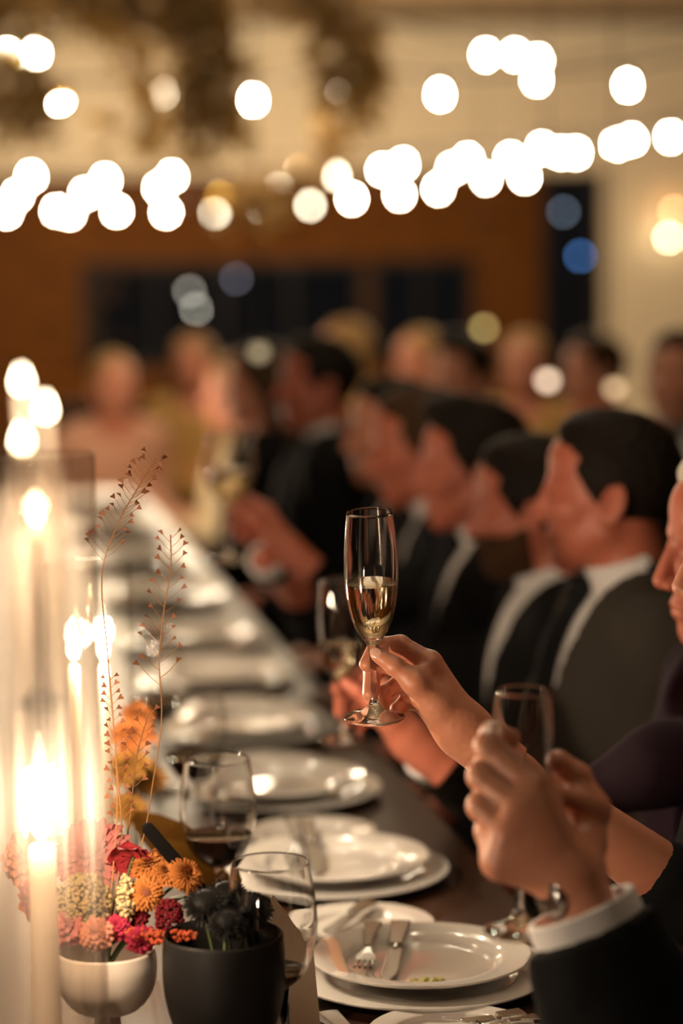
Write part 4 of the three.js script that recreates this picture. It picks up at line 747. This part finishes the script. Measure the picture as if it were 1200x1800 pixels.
// ───────────────────────── string lights ─────────────────────────
const bulbGeo = lathe(spline([[0, -0.02], [0.011, -0.017], [0.0175, -0.004], [0.0165, 0.01], [0.011, 0.024], [0.009, 0.03]], 18), 20), sockGeo = lathe([[0.0095, 0.028], [0.0125, 0.03], [0.0125, 0.062], [0.006, 0.068], [0, 0.068]], 14);
function festoon(label, pts, opt = {}) {
  const t = thing('string_lights', label, 'string lights'), c = pts.map((p) => p.clone().add(V(0, 0.075, 0)));
  const a = c[0].clone().add(V(opt.endL ?? -1.2, 0.25, 0)), b = c[c.length - 1].clone().add(V(opt.endR ?? 1.2, 0.25, 0));
  part(t, 'cable', tube([a, ...c, b], 0.006, 90, 6), M.black);
  pts.forEach((p, i) => {
    const m = part(t, 'bulb', bulbGeo, opt.mat?.[i] ?? M.bulb); m.position.copy(p); part(m, 'socket', sockGeo, M.black);
    const l = new THREE.PointLight(lin(...WARM), opt.cd ?? (opt.mat?.[i] ? BULB_I * 0.15 : BULB_I)); l.name = 'bulb_light'; l.position.copy(p); l.shadow.radius = 1; l.castShadow = true; t.add(l);
  });
}
const row = (z, list) => list.map(([x, y], i) => P(x, y, z + ((i * 37) % 5 - 2) * 0.12));
const dim = M.bulb.clone(); dim.emissiveIntensity = BULB_GLOW * 0.14;
festoon('top strand of the dense middle row of bare warm bulbs', row(13, [[55, 312], [185, 318], [302, 312], [530, 303], [590, 310], [708, 290], [822, 282], [897, 280], [952, 262], [1083, 255], [1178, 242]]), { mat: { 4: dim } });
festoon('middle strand of the dense middle row of bare warm bulbs', row(14.5, [[30, 345], [150, 342], [280, 332], [387, 350], [490, 336], [672, 300], [795, 298], [853, 315], [922, 312], [985, 270], [1012, 270], [1110, 247]]), { mat: { 4: dim } });
festoon('bottom strand of the dense middle row of bare warm bulbs', row(16, [[12, 374], [100, 372], [122, 376], [205, 372], [292, 374], [378, 374], [460, 365], [545, 362], [618, 350], [702, 343], [770, 333]]), { mat: { 5: dim, 6: dim, 7: dim } });
festoon('high sparse strand with single bulbs spaced widely over the room', row(9, [[105, 177], [285, 165], [445, 178], [600, 158], [773, 168], [1103, 152]]), { mat: { 1: dim, 3: dim } });
festoon('short high strand with a tight cluster of bulbs at upper right', row(12, [[853, 98], [905, 98], [945, 108], [943, 142]]), {});
festoon('short high strand with two bulbs at the upper left edge', row(11, [[15, 97], [65, 95]]), {});
// strands over the table, out of the picture but mirrored in the plates
festoon('strand of bulbs hung overhead along the table', [-1.6, -2.4, -3.2, -4.0, -4.8, -5.6, -6.4].map((z, i) => V(0.75 + 0.12 * (i % 2), 2.55 - 0.06 * Math.sin(i), z)), { endL: 0, endR: 0, cd: 0.12 });

// lamps beyond the windows and on the right wall
function lamp(how, label, p, col, glow, r = 0.02, cd = 0.03) {
  const t = thing(how === 'post' ? 'lamp_post' : how === 'pendant' ? 'pendant_lamp' : 'wall_lamp', label, 'lamp', p), m = std({ color: 0x000000, emissive: lin(...col), emissiveIntensity: glow });
  part(t, 'globe', new THREE.SphereGeometry(r, 20, 14), m);
  if (how === 'post') part(t, 'post', merge([new THREE.CylinderGeometry(0.012, 0.016, p.y + 0.05 - r, 10).translate(0, -(p.y + 0.05 + r) / 2, 0), new THREE.CylinderGeometry(0.05, 0.06, 0.03, 14).translate(0, -p.y - 0.035, 0)]), M.darkFrame);
  if (how === 'pendant') { part(t, 'cord', new THREE.CylinderGeometry(0.003, 0.003, RH - p.y - r, 8).translate(0, (RH - p.y + r) / 2, 0), M.darkFrame); part(t, 'cap', new THREE.CylinderGeometry(r * 0.5, r * 0.75, 0.03, 14).translate(0, r + 0.008, 0), M.darkFrame); }
  if (how === 'wall') { const d = p.z - RZ1; part(t, 'bracket', merge([new THREE.CylinderGeometry(0.006, 0.006, d, 8).rotateX(Math.PI / 2).translate(0, -r, -d / 2), new THREE.CylinderGeometry(0.04, 0.04, 0.02, 16).rotateX(Math.PI / 2).translate(0, -r, -d + 0.01)]), M.darkFrame); }
  const l = new THREE.PointLight(lin(...col), cd); l.name = 'lamp_light'; t.add(l);
}
lamp('post', 'dim grey lamp seen in the dark window, upper of an overlapping pair', P(333, 512, 19.6), [0.9, 0.82, 0.66], 8.4);
lamp('post', 'dim pale lamp seen in the dark window, lower of an overlapping pair', P(345, 543, 19.6), [0.9, 0.82, 0.66], 11.4);
lamp('post', 'faint bluish grey lamp right of the pair in the dark window', P(415, 490, 19.6), [0.55, 0.52, 0.62], 4.8);
lamp('pendant', 'faint beige lamp lower right of the pair in the dark window', P(455, 618, 6.8), [0.8, 0.62, 0.36], 1.1);
lamp('pendant', 'yellow-olive lamp glowing above the dark heads', P(850, 576, 12), [0.8, 0.6, 0.2], 5);
lamp('pendant', 'pale pink round lamp over the heads at right', P(962, 668, 8.4), [1, 0.72, 0.5], 5);
lamp('pendant', 'beige round lamp right of the pale pink one', P(1080, 682, 7.6), [1, 0.66, 0.36], 2.2);
lamp('post', 'grey-blue lamp high in the glazed door', P(990, 372, 19.6), [0.4, 0.5, 0.62], 6.6);
lamp('post', 'blue lamp low in the glazed door', P(1020, 450, 19.6), [0.12, 0.32, 0.75], 11.4);
lamp('wall', 'orange lamp on the beige wall at right, upper of two', onWall(1185, 372, RZ1 + 0.14), [1, 0.5, 0.2], 24);
lamp('wall', 'cream lamp on the beige wall at right, lower of two', onWall(1175, 418, RZ1 + 0.14), [1, 0.82, 0.52], 45);

// ───────────────────────── hanging foliage ─────────────────────────
const leafGeo = (() => { const g = petal(0.075, 0.032, 0.4, 0.25); return g; })();
const leafMat = phys({ color: lin(0.34, 0.2, 0.04), roughness: 0.8, side: THREE.DoubleSide, transmission: 0.5, thickness: 0 });
function branch(label, spots, n, spread) {
  const t = thing('hanging_branch', label, 'foliage'), im = new THREE.InstancedMesh(leafGeo, leafMat, n), m = new THREE.Matrix4(), q = new THREE.Quaternion(), c = new THREE.CatmullRomCurve3(spots);
  for (let i = 0; i < n; i++) { const p = c.getPoint(rnd()); q.setFromEuler(new THREE.Euler(rr(0, 6.3), rr(0, 6.3), rr(0, 6.3))); const s = rr(0.7, 1.5); m.compose(p.add(V(rr(-1, 1) * spread, rr(-1, 1) * spread * 0.8, rr(-1, 1) * spread)), q, V(s, s, s)); im.setMatrixAt(i, m); }
  im.name = 'foliage'; im.userData.kind = 'stuff'; t.add(im);
  part(t, 'stem', tube([spots[0].clone().setY(RH), ...spots], 0.01, 20, 6), M.wick);
}
branch('broad dark olive leafy branch hanging at upper left of centre', [P(330, -40, 8), P(345, 60, 8), P(370, 150, 8), P(365, 260, 8)], 420, 0.11);
branch('bushy brown branch hanging at the top centre', [P(480, -60, 8.2), P(560, 20, 8.2), P(620, 110, 8.2), P(615, 200, 8.2)], 420, 0.12);
branch('olive branch hanging at the left edge', [P(-20, -40, 7.5), P(20, 140, 7.5), P(40, 215, 7.5)], 220, 0.12);
branch('leafy spray across the top left corner', [P(60, -50, 8), P(180, 10, 8), P(300, 20, 8)], 260, 0.11);
branch('ragged olive branch drooping between the two left bulbs', [P(150, -40, 8.4), P(215, 70, 8.4), P(265, 165, 8.4), P(240, 250, 8.4)], 150, 0.13);
branch('thin twiggy branch in front of the central bulbs', [P(600, 200, 9.2), P(560, 290, 9.2), P(480, 345, 9.2), P(400, 370, 9.2)], 170, 0.08);

renderer.render(scene, camera);
